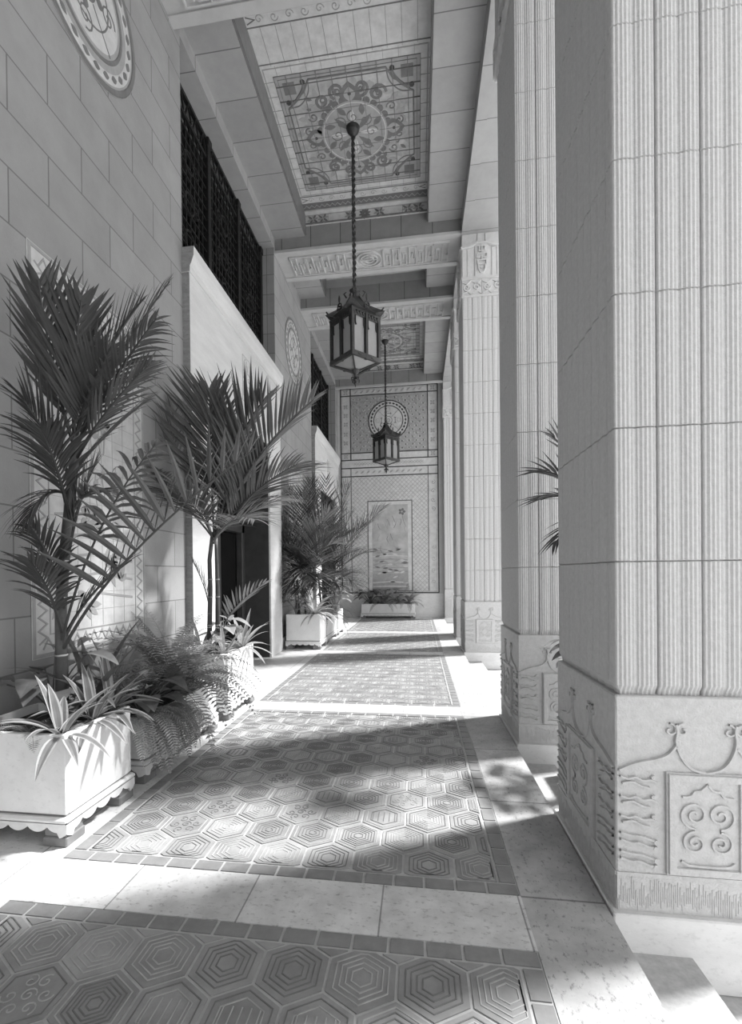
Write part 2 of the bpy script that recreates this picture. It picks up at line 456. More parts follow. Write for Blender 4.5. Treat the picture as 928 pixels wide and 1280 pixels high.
for i, (a, b) in enumerate(((5.30, 8.98), (12.14, 15.80))):
    m = MB(); m.box(-3.30, -3.26, a, b, 5.3, 7.9, DGLASS); struct(m, 'window_%d' % (i+1))  # dark pane in place of the unlit room behind the grille

def medallion(cy, cz, label):
    t = MB(); D = Draw(t, (WX+.002, cy, cz), (0, 1, 0), (0, 0, 1), (1, 0, 0), .006)
    r = .72
    D.disc((0, 0), r, TM, .004, 48); D.ring((0, 0), r-.03, .06, TD, .012, 48)
    D.ring((0, 0), r-.115, .10, TL, .008, 48); D.ring((0, 0), r-.23, .04, TD, .01, 48)
    D.disc((0, 0), .44, TL, .006, 36); D.ring((0, 0), .30, .02, TD, .009, 36); D.ring((0, 0), .12, .035, TD, .009, 24)
    for k in range(28):
        a = 2*pi*k/28; D.petal((.6*math.cos(a), .6*math.sin(a)), a+pi/2, -.045, .045, .028, TD, .011)
    for k in range(4):
        a = pi/4+k*pi/2; D.line((.14*math.cos(a), .14*math.sin(a)), (.46*math.cos(a), .46*math.sin(a)), .018, TD, .009)
        b = k*pi/2; D.spiral((.3*math.cos(b), .3*math.sin(b)), .1, 1.5, b, .018, TD, .010); D.petal((0, 0), b, .13, .24, .04, TD, .009)
    o = t.build('wall_medallion'); return tag(o, label, 'medallion')
medallion(3.66, 6.54, 'round tile medallion high on the near left wall')
medallion(10.40, 6.50, 'round tile medallion on the wall between the two grilles')

def mural(y0, y1, label):
    t = MB(); D = Draw(t, (WX+.002, 0, 0), (0, 1, 0), (0, 0, 1), (1, 0, 0), .006)
    z0, z1 = .9, 3.92
    D.rect(y0, y1, z0, z1, TL, .004); D.frame(y0+.02, y1-.02, z0+.02, z1-.02, .035, TM, .009); D.frame(y0+.17, y1-.17, z0+.17, z1-.17, .014, TM, .008)
    # zigzag border
    for yy, ax in ((y0+.10, 1), (y1-.10, 1)):
        pts = []; z = z0+.1; k = 0
        while z < z1-.08: pts.append((yy+(.04 if k % 2 else -.04), z)); z += .05; k += 1
        D.stroke(pts, .018, TM, .008)
    for zz in (z0+.1, z1-.1):
        pts = []; y = y0+.1; k = 0
        while y < y1-.08: pts.append((y, zz+(.04 if k % 2 else -.04))); y += .05; k += 1
        D.stroke(pts, .018, TM, .008)
    rr = random.Random(3)
    g = y0+.17
    y = y0+.32
    while y < y1-.2: D.line((y, z0+.18), (y, z1-.18), .004, TM, .006); y += .15
    z = z0+.32
    while z < z1-.2: D.line((y0+.18, z), (y1-.18, z), .004, TM, .006); z += .15
    for k in range(34):
        c = (rr.uniform(y0+.3, y1-.3), rr.uniform(z0+.3, z1-.3)); a = rr.uniform(0, 6)
        if c[1] < 2.2:
            for q in range(3): D.petal(c, a+q*.5, .02, rr.uniform(.1, .22), .03, TM, .007)
        else:
            D.stroke([(c[0], c[1]-.15), (c[0]+.04*math.sin(a), c[1]), (c[0]-.02, c[1]+.15)], .014, TM, .007)
            D.petal((c[0], c[1]+.1), a, 0, .1, .03, TM, .008)
    for k in range(5): D.stroke([(y0+.22, z0+.4+k*.17), ((y0+y1)/2, z0+.46+k*.17), (y1-.22, z0+.4+k*.17)], .03, TM, .0065)
    o = t.build('tile_mural'); return tag(o, label, 'mural')
mural(3.02, 4.44, 'framed tile mural on the left wall behind the nearest palm')
mural(9.84, 11.10, 'framed tile mural on the left wall behind the distant palm clump')

# ================================================================== FAR WALL
fw = MB(); fw.box(-3.3, 2.2, ENDY, ENDY+.4, -.3, 8.1, mat('far_wall_stone', .56, .8, .08, 4, .15, 80))
struct(fw, 'wall_far')
nw = MB(); nw.box(-3.3, 1.6, -9.4, -9, -.3, 8.1, ASH); struct(nw, 'wall_near')
def far_mural():
    t = MB(); D = Draw(t, (0, ENDY-.002, 0), (1, 0, 0), (0, 0, 1), (0, -1, 0), .006)
    x0, x1, z0, z1 = -2.64, .68, .84, 7.93; a, b = -2.30, .35; h1 = .014
    D.rect(x0, x1, z0, z1, TL, .004)
    D.rect(a, b, 5.69, 7.68, TM, .006)
    # star field
    z = 5.8; k = 0
    while z < 7.62:
        x = a+.10+(.12 if k % 2 else 0)
        while x < b-.05:
            D.petal((x, z), 0, -.075, .075, .030, TL, .009); D.petal((x, z), pi/2, -.06, .06, .022, TL, .009); x += .24
        z += .125; k += 1
    D.frame(x0, x1, z0, z1, .045, TK, h1); D.frame(x0+.055, x1-.055, z0+.05, z1-.05, .01, TM, .01)
    for x in (a, b):
        D.line((x, 5.45), (x, z1), .042, TK, h1); D.line((x, .9), (x, 5.17), .036, TD, h1)
    for z in (7.68, 5.69, 5.45, 5.17, 4.88): D.line((x0, z), (x1, z), .042, TK, h1)
    c = (-.985, 6.77)
    D.disc(c, .70, TL, .012, 40); D.ring(c, .68, .05, TK, h1+.004, 44); D.ring(c, .50, .04, TK, h1+.004, 36); D.ring(c, .13, .025, TD, h1+.004, 20); D.ring(c, .05, .02, TD, h1+.004, 12)
    for k in range(30):
        A = 2*pi*k/30; D.petal((c[0]+.59*math.cos(A), c[1]+.59*math.sin(A)), A+pi/2, -.055, .055, .032, TK, .017)
    for k in range(4):
        A = pi/4+k*pi/2; D.line((c[0]+.15*math.cos(A), c[1]+.15*math.sin(A)), (c[0]+.49*math.cos(A), c[1]+.49*math.sin(A)), .015, TD, .017)
        B = k*pi/2; ca, sa = math.cos(B), math.sin(B)
        for q in (-1, 1): D.line((c[0]+.2*ca-.09*sa*q, c[1]+.2*sa+.09*ca*q), (c[0]+.27*ca-.09*sa*q, c[1]+.27*sa+.09*ca*q), .024, TK, .017)
        D.line((c[0]+.235*ca-.09*sa, c[1]+.235*sa+.09*ca), (c[0]+.235*ca+.09*sa, c[1]+.235*sa-.09*ca), .02, TK, .017)
        D.ring((c[0]+.37*ca, c[1]+.37*sa), .07, .016, TM, .017, 14)
    # border flower tiles
    for x in ((x0+a)/2, (x1+b)/2):
        for z in (7.8, 7.3, 7.0, 6.7, 6.35, 6.05, 5.58):
            for q in range(4): D.petal((x, z), q*pi/2+pi/4, .01, .10, .03, TM, .01)
        for z in (1.2, 1.6, 2.0, 2.4, 3.7, 4.0, 4.3, 4.6):
            D.spiral((x, z), .08, 1.2, z*3, .016, TM if z < 3.5 else TD, .01, 1 if int(z*10) % 2 else -1)
    for x in [a+.2+k*.2 for k in range(12)]:
        for z in (7.8, 5.02): D.petal((x, z), .7, -.08, .08, .03, TM, .01)
        D.stroke([(x-.1, 5.27), (x, 5.36), (x+.1, 5.27)], .014, TM, .01); D.stroke([(x-.1, 5.36), (x, 5.27), (x+.1, 5.36)], .014, TM, .01)
    # diaper field
    n = 18; step = (b-a)/n; zt = 4.85
    z = .95; 
    def inside(x, z): return -1.72 < x < -.21 and z < 4.0
    r = 0
    while z < zt:
        for k in range(n):
            x = a+(k+.5)*step
            if not inside(x, z):
                s = step*.5
                D.stroke([(x-s, z), (x, z+s), (x+s, z), (x, z-s)], .016, TM, .008, True)
        z += step; r += 1
    for q in range(6): D.line((a, 1.2+q*.62), (b, 1.2+q*.62), .006, TM, .008)
    # centre panel
    p0, p1, q0, q1 = -1.72, -.21, .90, 4.0
    D.rect(p0, p1, q0, q1, TL, .010); D.frame(p0, p1, q0, q1, .045, TD, .018)
    D.rect(p0+.14, p1-.14, q0, q1-.13, mat('mural_ground', .42, .4, .25, 3), .013)
    rr = random.Random(5)
    D.rect(p0+.14, p1-.14, q0, 1.5, TM, .015)
    for k in range(10):
        z = 1.05+k*.13; D.stroke([(p0+.16, z), ((p0+p1)/2, z+rr.uniform(-.05, .05)), (p1-.16, z)], rr.uniform(.03, .08), rr.choice((TM, TM, TL)), .017)
    for k in range(40):
        c = (rr.uniform(p0+.2, p1-.2), rr.uniform(1.2, 2.4)); D.petal(c, rr.uniform(-.4, .4), -.1, .1, .03, rr.choice((TM, TD, TL)), .0175)
    for k in range(22):
        c = (rr.uniform(p0+.2, p1-.22), rr.uniform(2.3, 3.7)); A = rr.uniform(0, 6)
        D.stroke([(c[0]-.06*math.cos(A), c[1]-.12), c, (c[0]+.07*math.sin(A), c[1]+.1)], .02, TD if k % 3 == 0 else TM, .0175)
    for q in range(5): D.petal((-.55, 3.62), q*2*pi/5, .02, .13, .045, TD, .018)
    D.stroke([(-.55, 3.55), (-.5, 3.3), (-.42, 3.1)], .016, TD, .018)
    o = t.build('tile_mural'); return tag(o, 'large tiled mural with round crest filling the end wall', 'mural')
far_mural()
bf = MB(); bf.box(-2.75, .85, ENDY-.03, ENDY, 0, .80, TRAV); struct(bf, 'baseboard_far')

# ================================================================== CEILING
Z0, ZP, ZB = 8.1, 8.5, 7.82
QX0, QX1 = -2.15, .238            # coffer opening
coff = [(-1.4, 2.21), (3.08, 4.26), (5.40, 9.05), (9.92, 11.10), (12.24, 15.88)]
ce = MB()
ce.box(-3.3, QX0, -9.4, ENDY+.4, Z0, 9.2, SOFF); ce.box(QX1, .86, -9.4, ENDY+.4, Z0, 9.2, SOFF)
y = -9.4
for a, b in coff:
    ce.box(QX0, QX1, y, a, Z0, 9.2, SOFF); y = b
ce.box(QX0, QX1, y, ENDY+.4, Z0, 9.2, SOFF)
ceiling = struct(ce, 'ceiling')
PANEL = mat('tile_ivory', .40, .35, .3, 7)
def tiles_panel(y0, y1, label, small=False):
    t = MB(); D = Draw(t, (0, 0, ZP), (1, 0, 0), (0, 1, 0), (0, 0, -1), .004)
    x0, x1 = QX0+.0, QX1
    t.box(x0, x1, y0, y1, ZP, ZP+.05, TM)
    # dark side mouldings of the coffer
    t.box(x0-.001, x0+.035, y0, y1, Z0+.02, ZP, TD); t.box(x1-.02, x1+.001, y0, y1, Z0+.02, ZP, TD)
    ex = .45 if not small else .12
    # end bands
    for s in ((1, y1), (-1, y0)):
        q, ye = s; Y = lambda k: ye-q*k
        lo, hi = sorted((Y(0), Y(ex)))
        
        if small: D.rect(x0, x1, lo, hi, TL, .004); continue
        b1, b2 = sorted((Y(.45), Y(.29))); D.rect(x0, x1, b1, b2, TL, .006)
        D.line((x0, Y(.45)), (x1, Y(.45)), .02, TD, .010); D.line((x0, Y(.29)), (x1, Y(.29)), .02, TD, .010)
        for k in range(11):
            xx = x0+.22+k*(x1-x0-.44)/10; D.spiral((xx, Y(.37)), .055, 1.2, 0, .014, TM, .009, 1 if k % 2 else -1)
        for xx, g in ((x0+.1, 1), (x1-.1, -1)): D.stroke([(xx-.05*g, Y(.41)), (xx+.06*g, Y(.37)), (xx-.05*g, Y(.33))], .02, TD, .009)
        b1, b2 = sorted((Y(.28), Y(.13))); D.rect(x0, x1, b1, b2, TD, .006)
        D.stroke([(x0+k*(x1-x0)/48, Y(.18 if k % 2 else .24)) for k in range(49)], .016, TM, .010)
        b1, b2 = sorted((Y(.13), Y(.04))); D.rect(x0, x1, b1, b2, TL, .03)
        # star band riser
        E = Draw(t, (0, ye-q*.03, 0), (1, 0, 0), (0, 0, 1), (0, -q, 0), .006)
        zb, zt = Z0+.19, ZP
        t.box(x0, x1, min(ye, ye-q*.03), max(ye, ye-q*.03), zb, zt, TL)
        E.line((x0, zb+.02), (x1, zb+.02), .035, TD, .012); E.line((x0, zt-.03), (x1, zt-.03), .03, TM, .012)
        for k in range(1, 5): xx = x0+k*(x1-x0)/5; E.line((xx, zb), (xx, zt), .008, TG, .009)
        for xx, n in ((x0+.18, 8), (x0+.38, 8), ((x0+x1)/2-.28, 8), ((x0+x1)/2, 10), ((x0+x1)/2+.28, 8), (x1-.38, 8), (x1-.18, 8)):
            for k in range(n): E.petal((xx, (zb+zt)/2-.01), 2*pi*k/n+.2, .01, .115, .018, TD if n > 8 or (k % 2) else TM, .01)
    a, b, c, d = x0+.035, x1-.02, y0+ex, y1-ex
    if not small:
        c = d-2.27; D.rect(x0, x1, y0+.45, c, TL, .004); D.line((x0, c-.03), (x1, c-.03), .02, TD, .008)
        for k in range(1, 12): D.line((x0+k*.2, y0+.46), (x0+k*.2, c), .006, TG, .007)
    D.rect(a, b, c, d, TL, .004); D.frame(a+.03, b-.03, c+.03, d-.03, .02, TM, .008)
    a2, b2, c2, d2 = a+.15, b-.13, c+.14, d-.14
    D.rect(a2, b2, c2, d2, TM, .006); D.frame(a2, b2, c2, d2, .012, TD, .010); D.frame(a2+.05, b2-.05, c2+.05, d2-.05, .010, TD, .010)
    a3, b3, c3, d3 = a2+.10, b2-.10, c2+.10, d2-.10
    cx, cy = (a3+b3)/2, (c3+d3)/2
    if not small:
        k = .38
        oc = [(a3, c3+k), (a3+.16, c3+k-.12), (a3+.2, c3+.2), (a3+k-.1, c3+.16), (a3+k, c3)]
        P = oc[:]
        P += [(2*cx-x, y) for x, y in oc[::-1]]; P += [(2*cx-x, 2*cy-y) for x, y in oc]; P += [(x, 2*cy-y) for x, y in oc[::-1]]
        D.fill(P, PANEL, .009); D.stroke(P, .03, TD, .014, True)
        for sx in (-1, 1):
            for sy in (-1, 1):
                q = lambda x, y: (cx+sx*(x-cx), cy+sy*(y-cy))
                D.fill([q(a3+.0, c3+.0), q(a3+.17, c3), q(a3+.17, c3+.17), q(a3, c3+.17)], TD, .010)
                D.curve([q(a3-.0, c3+.30), q(a3+.10, c3+.29), q(a3+.2, c3+.21), q(a3+.28, c3+.11), q(a3+.31, c3)], .055, TD, .0131); D.curve([q(a3-.0, c3+.36), q(a3+.16, c3+.35), q(a3+.27, c3+.27), q(a3+.35, c3+.15), q(a3+.37, c3)], .022, TD, .0129)
                for x, y in ((a3+.02, c3+.28), (a3+.29, c3+.02)): D.disc(q(x, y), .035, TK, .014, 10)
                for (x, y, r, a0) in ((.52, .33, .11, 0), (.33, .55, .11, 1), (.75, .22, .10, 2), (.22, .78, .10, 3), (.62, .6, .12, 4)):
                    p = q(a3+x, c3+y)
                    if r == .12: D.disc(p, .12, TM, .011, 14); D.ring(p, .07, .016, TD, .014, 12)
                    else:
                        D.spiral(p, r*1.2, 1.4, a0, .06, TD if a0 in (0, 2) else TM, .0125, sx*sy); D.spiral((p[0], p[1]), r*.7, 1.2, a0+2, .028, TD, .0137, -sx*sy)
                        for q3 in range(3): D.petal((p[0]+r*1.25*math.cos(a0+q3*2), p[1]+r*1.25*math.sin(a0+q3*2)), a0+q3*2.3, -.07, .10, .04, TM, .0112+.0002*q3+R_.random()*.00018)
                for j in range(16):
                    p = q(a3+.15+R_.random()*.75, c3+.15+R_.random()*.75); D.petal(p, R_.random()*6, -.06, .06, .028, TM if j % 3 else TD, .0104+.00004*j+R_.random()*.00002)
        r = .52
        # scalloped border, palmettes, disc
        n = 28
        for j in range(n):
            A = 2*pi*j/n; D.disc((cx+(r+.02)*math.cos(A), cy+(r+.02)*math.sin(A)), .055, TD, .0139+.00002*j, 10)
        for j in range(4):
            A = j*pi/2
            D.petal((cx+r*math.cos(A), cy+r*math.sin(A)), A, -.1, .27, .15, TD, .0142); D.petal((cx+r*math.cos(A), cy+r*math.sin(A)), A, -.02, .20, .085, TM, .0155)
            D.disc((cx+(r+.1)*math.cos(A), cy+(r+.1)*math.sin(A)), .025, TK, .017, 10)
        D.disc((cx, cy), r, TM, .016, 40); D.ring((cx, cy), r-.03, .018, TL, .019, 40)
        for j in range(8):
            A = j*pi/4
            rr = .27; p = (cx+rr*math.cos(A), cy+rr*math.sin(A)); D.petal((cx+.40*math.cos(A+.39), cy+.40*math.sin(A+.39)), A, -.09, .09, .045, TD, .0172)
            D.spiral(p, .10, 1.3, A, .022, TD, .0185, 1 if j % 2 else -1); D.petal((cx, cy), A, .08, .40, .04, TD if j % 2 else TL, .018)
        g = .213
        x = cx-5*g
        while x < b2:
            if x > a2: D.line((x, c2), (x, d2), .012, TG, .0195)
            x += g
        yv = cy-6*g
        while yv < d2:
            if yv > c2: D.line((a2, yv), (b2, yv), .007, TG, .0195)
            yv += g
        for k in range(1, 11):
            xx = a+k*(b-a)/11; D.line((xx, c), (xx, c2), .005, TG, .008); D.line((xx, d2), (xx, d), .005, TG, .008)
            yy = c+k*(d-c)/11; D.line((a, yy), (a2, yy), .005, TG, .008); D.line((b2, yy), (b, yy), .005, TG, .008)
    else:
        D.rect(a3, b3, c3, d3, TL, .009)
        for sx in (-1, 1):
            for j in range(3):
                D.spiral((cx+sx*(.45+j*.22), cy), .13, 1.4, j, .035, TD if j % 2 else TM, .013, sx)
                D.petal((cx+sx*(.5+j*.2), cy), j, -.16, .16, .05, TD if j == 1 else TM, .012)
        D.spiral((cx, cy), .18, 1.6, 0, .035, TM, .013)
        for k in range(1, 11):
            xx = a2+k*(b2-a2)/11; D.line((xx, c2), (xx, d2), .006, TG, .0145)
        for yy in (cy-.11, cy+.11): D.line((a2, yy), (b2, yy), .006, TG, .0145)
    o = t.build('ceiling_panel'); return tag(o, label, 'ceiling panel')
tiles_panel(5.40, 9.05, 'ornate tiled ceiling panel above the nearer lantern')
tiles_panel(12.24, 15.88, 'ornate tiled ceiling panel above the far lantern')
tiles_panel(9.92, 11.10, 'narrow tiled ceiling panel between the two fretwork beams', True)
tiles_panel(3.08, 4.26, 'narrow tiled ceiling panel overhead nearest the camera', True)
tiles_panel(-1.4, 2.21, 'ornate tiled ceiling panel overhead at the near end')
# transverse beams
def beam(y0, y1, n):
    t = MB(); x0, x1 = WX, .86
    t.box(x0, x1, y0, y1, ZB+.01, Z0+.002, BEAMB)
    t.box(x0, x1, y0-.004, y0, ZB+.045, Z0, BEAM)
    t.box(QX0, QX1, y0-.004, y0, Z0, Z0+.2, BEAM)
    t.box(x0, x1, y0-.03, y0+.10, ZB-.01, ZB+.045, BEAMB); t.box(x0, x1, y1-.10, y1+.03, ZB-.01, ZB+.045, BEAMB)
    D = Draw(t, (0, 0, ZB+.01), (1, 0, 0), (0, 1, 0), (0, 0, -1), .032)
    a, b = -2.5, .63; c, d = y0+.16, y1-.15
    cx, cy = (a+b)/2, (c+d)/2
    D.frame(a, b, c, d, .03, RELF)
    u = .075
    K = [[(0, 0), (0, 6), (4, 6), (4, 2), (2, 2), (2, 4)], [(6, 6), (6, 0), (10, 0), (10, 4), (8, 4), (8, 2)]]
    wv = (d-c-.08)/6
    for i in range(4):
        for sg in (-1, 1):
            for pts in K:
                D.stroke([(cx+sg*(.30+i*.325+p[0]*.030), c+.04+p[1]*wv) for p in pts], .022, RELF)
            D.line((cx+sg*(.285+i*.325), c), (cx+sg*(.285+i*.325), d), .012, RELF)
    for r in (.25, .17, .09): D.stroke(D.circ((cx, cy), r, 22, r*.9), .024, RELF, None, True)
    D.line((cx-.16, cy), (cx+.16, cy), .02, RELF)
    o = t.build('trim_%d' % n); o['kind'] = 'structure'
beam(9.05, 9.92, 2); beam(11.10, 11.97, 3); beam(2.21, 3.08, 4); beam(4.26, 5.13, 5)
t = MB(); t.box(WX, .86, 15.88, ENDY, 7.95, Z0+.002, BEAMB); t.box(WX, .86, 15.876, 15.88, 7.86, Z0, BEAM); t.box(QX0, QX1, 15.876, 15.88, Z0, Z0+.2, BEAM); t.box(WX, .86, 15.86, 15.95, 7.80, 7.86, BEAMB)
o = t.build('trim_6'); o['kind'] = 'structure'
# long lintel over the columns
t = MB(); t.box(.845, 1.60, -9.4, ENDY+.4, ZB-.02, 9.2, LINT)
t.box(.845, 1.0, -9.4, ENDY+.4, ZB-.028, ZB-.02, LINT)
o = t.build('trim_7'); o['kind'] = 'structure'
t = MB(); t.box(-3.3, 1.60, -9.4, ENDY+.4, 9.2, 9.4, GROUND); o = t.build('roof'); o['kind'] = 'structure'

# ================================================================== COLUMNS
def lobes(length, n):
    """one fluted side: list of (along, inset)"""
    out = []; w = length/n
    for i in range(n):
        for k in range(21):
            s = k/20
            if k == 20: continue
            base = .012*(1-math.sin(pi*max(.05, min(.95, s)))**.55)
            rib = .0042*(.5-.5*math.cos(2*pi*(s*5)))
            out.append((i*w+s*w, base+.0042-rib if .04 < s < .96 else (.024 if i % 2 == 0 else .011)))
    return out
def section(w, d, ins=0.0):
    P = []
    for s, i in lobes(w, 8): P.append((-w/2+s, -d/2+i+ins))
    for s, i in lobes(d, 9): P.append((w/2-i-ins, -d/2+s))
    for s, i in lobes(w, 8): P.append((w/2-s, d/2-i-ins))
    for s, i in lobes(d, 9): P.append((-w/2+i+ins, d/2-s))
    c = .018
    return [(max(-w/2+ins, min(w/2-ins, x)), max(-d/2+ins, min(d/2-ins, y))) for x, y in P]
def sides(mb, w, d, h):
    yield Draw(mb, (-w/2, -d/2, 0), (1, 0, 0), (0, 0, 1), (0, -1, 0), h), w
    yield Draw(mb, (-w/2, d/2, 0), (0, -1, 0), (0, 0, 1), (-1, 0, 0), h), d
    yield Draw(mb, (w/2, -d/2, 0), (0, 1, 0), (0, 0, 1), (1, 0, 0), h), d
    yield Draw(mb, (w/2, d/2, 0), (-1, 0, 0), (0, 0, 1), (0, 1, 0), h), w
def cloud(D, x, z, sx, sz, fl, kind, m=PLIN):
    q = lambda a, b: (x+fl*a*sx, z+b*sz)
    if kind == 0:
        D.curve([q(-1, .5), q(-.6, .25), q(-.25, .45), q(.1, .1), q(.5, .2), q(.8, -.1)], .011, m, .012)
        D.spiral(q(.62, .45), .24*sz, 1.3, -1.2, .010, m, .012, fl); D.curve([q(-.9, -.3), q(-.4, -.1), q(0, -.5), q(.45, -.75)], .011, m, .012)
    else:
        D.curve([q(-1, .6), q(-.5, .3), q(0, .25), q(.45, -.05), q(.7, -.25)], .012, m, .012); D.disc(q(.74, -.3), .010, m, .014, 8)
        D.curve([q(-1, -.2), q(-.5, -.55), q(-.1, -.5), q(.4, -.9), q(.7, -1.0)], .012, m, .012); D.disc(q(.72, -1.02), .010, m, .014, 8)
def plinth_relief(D, w):
    c = w/2; k = w/.72
    for sg in (-1, 1):
        f = lambda x, z: (c+sg*x*k, z)
        D.curve([f(.0, .632), f(.05, .645), f(.085, .675), f(.108, .72), f(.118, .765), f(.113, .81), f(.118, .838)], .013, PLIN, .014)
        D.curve([f(.118, .745), f(.15, .705), f(.20, .682), f(.26, .668), f(.31, .650), f(.35, .630)], .013, PLIN, .014)
        D.spiral(f(.142, .812), .030, 1.0, pi/2, .010, PLIN, .011, sg); D.spiral(f(.090, .812), .030, 1.0, pi/2, .010, PLIN, .011, -sg)
        D.fill([f(.125, .735), f(.16, .695), f(.22, .672), f(.33, .640), f(.33, .632), f(.02, .632), f(.07, .655), f(.10, .695)][::sg], PLIN, .005)
        g0, g1 = .172, .352
        xm = (g0+g1)/2*k; hw = (g1-g0)/2*k
        for z, kd in ((.585, 0), (.50, 0), (.415, 0), (.335, 1), (.255, 1)): cloud(D, c+sg*xm, z, hw*.92, .038, -sg, kd)
    p = .160*k
    D.rect(c-p, c+p, .188, .632, PLIN, .012)
    D.frame(c-p+.022, c+p-.022, .21, .61, .042, PLIN, .022)
    for sg in (-1, 1):
        D.spiral((c+sg*.05*k, .455), .060, 1.7, -pi/2, .012, PLIN, .020, sg, n=34); D.spiral((c+sg*.05*k, .335), .050, 1.7, pi/2, .012, PLIN, .020, -sg, n=34)
        D.curve([(c, .585), (c+sg*.025*k, .56), (c+sg*.05*k, .555), (c+sg*.065*k, .535), (c+sg*.1*k, .53)], .011, PLIN, .020)
        D.curve([(c+sg*.105*k, .255), (c+sg*.08*k, .240), (c+sg*.04*k, .236), (c, .236)], .013, PLIN, .020)
    D.rect(.0, w, .166, .182, PLIN, .006)
    n = int(w/.0085)
    rr = random.Random(2)
    for i in range(n):
        x = .004+i*(w-.008)/n; z0 = .015+rr.random()*.05; z1 = z0+.05+rr.random()*.06
        D.line((x, z0), (x, z1), .005, PLIN, .0022)
def column(label, loc):
    t = thing('column', label, 'column', loc)
    p = MB(); p.box(-CW/2, CW/2, -CD/2, CD/2, .0, .955, PLIN, .006)
    for D, w in sides(p, CW, CD, .009): plinth_relief(D, w)
    p.build('plinth', t)
    b = MB(); b.box(-CW/2-.022, CW/2+.022, -CD/2-.03, CD/2+.03, -.3, .012, TRAV, .006); b.build('base_course', t)
    s = MB(); zz = [.955]; z = 1.542
    while z < 6.63: zz.append(z); z += .5855
    zz.append(6.632); rings = []
    base, inn = section(CW-.006, CD-.006), section(CW-.006, CD-.006, .012)
    for i in range(len(zz)-1):
        a, b_ = zz[i], zz[i+1]; g = .004
        if i == 0:
            rings += [[(x, y, a) for x, y in section(CW-.006, CD-.006, .02)], [(x, y, a+.02) for x, y in section(CW-.006, CD-.006, .016)], [(x, y, a+.045) for x, y in base]]
        else: rings += [[(x, y, a+g) for x, y in base]]
        rings += [[(x, y, b_-g) for x, y in base], [(x, y, b_) for x, y in inn]]
    s.loft(rings, STONE, False, True); s.build('shaft', t)
    c = MB()
    c.box(-CW/2-.012, CW/2+.012, -CD/2-.012, CD/2+.012, 6.63, 6.965, RELF, .006)
    c.box(-CW/2-.02, CW/2+.02, -CD/2-.02, CD/2+.02, 6.955, 7.0, RELF, .006)
    c.box(-CW/2+.005, CW/2-.005, -CD/2+.005, CD/2-.005, 7.0, 7.80, RELF)
    for D, w in sides(c, CW+.024, CD+.024, .02):
        for k in range(4):
            x = w*(k+.5)/4; sg = 1 if k % 2 else -1
            D.spiral((x, 6.80), .075, 1.4, 0, .022, RELF, None, sg); D.stroke([(x-.08, 6.9), (x, 6.86), (x+.08, 6.92)], .02, RELF)
            D.stroke([(x-.08, 6.69), (x+.02, 6.72), (x+.08, 6.67)], .02, RELF)
        D.frame(.015, w-.015, 6.645, 6.95, .016, RELF); D.line((w/2, 6.63), (w/2, 6.96), .012, TM, .004)
    for D, w in sides(c, CW-.01, CD-.01, .02):
        n = 8
        for k in range(n):
            x0, x1 = w*k/n+.006, w*(k+1)/n-.006
            if abs((x0+x1)/2-w/2) > w*.19: D.fill([(x0, 7.0), (x1, 7.0), (x1, 7.52), (x0, 7.52)], RELF, .016)
        D.fill([(w*.33, 7.0), (w*.67, 7.0), (w*.67, 7.58), (w*.33, 7.58)], RELF, .02)
        # eaves with upturned ends
        D.stroke([(-.02, 7.54), (w*.12, 7.545), (w*.27, 7.57), (w*.36, 7.60), (w*.64, 7.60), (w*.73, 7.57), (w*.88, 7.545), (w+.02, 7.54)], .05, RELF, .045)
        D.stroke([(w*.36, 7.60), (w*.40, 7.66), (w*.40, 7.78)], .02, RELF, .02); D.stroke([(w*.64, 7.60), (w*.60, 7.66), (w*.60, 7.78)], .02, RELF, .02)
        cx = w/2; h = .05
        G = [[(-.07, 7.54), (.07, 7.54)], [(-.05, 7.54), (-.05, 7.45), (.05, 7.45), (.05, 7.54)], [(0, 7.56), (0, 7.40)], [(-.09, 7.40), (.09, 7.40)], [(-.09, 7.40), (-.09, 7.33), (-.03, 7.33)], [(.09, 7.40), (.09, 7.33), (.03, 7.33)], [(0, 7.37), (0, 7.28)], [(-.08, 7.28), (.08, 7.28)], [(-.08, 7.28), (-.08, 7.21)], [(.08, 7.28), (.08, 7.21)], [(-.06, 7.21), (.06, 7.21)], [(-.06, 7.21), (-.06, 7.12), (-.03, 7.06), (.03, 7.06), (.06, 7.12), (.06, 7.21)], [(-.03, 7.14), (.03, 7.14)]]
        for g in G: D.stroke([(cx+x, z) for x, z in g], .018, RELF, h)
    c.build('capital', t)
    return t
ccx = (CX0+CX1)/2
cols = [(YA, 'nearest massive fluted stone column filling the right side'), (YB, 'second fluted stone column partly hidden behind the nearest one'),
        (YA+BAY, 'third column, brightly lit with carved capital in view'), (YB+BAY, 'fourth column, a thin sliver beyond the bright third one'), (YA+2*BAY, 'last column, standing against the tiled end wall')]
first = None
for y, lab in cols:
    if first is None: first = column(lab, (ccx, y+CD/2, 0))
    else:
        c = copy_tree(first); c.location = (ccx, y+CD/2, 0); c['label'] = lab
# the arcade goes on behind the camera
for y, lab in ((YB-BAY, 'column behind the camera, last of the pair opposite the near wall'), (YA-BAY, 'column farther behind the camera, beside its twin')):
    c = copy_tree(first); c.location = (ccx, y+CD/2, 0); c['label'] = lab
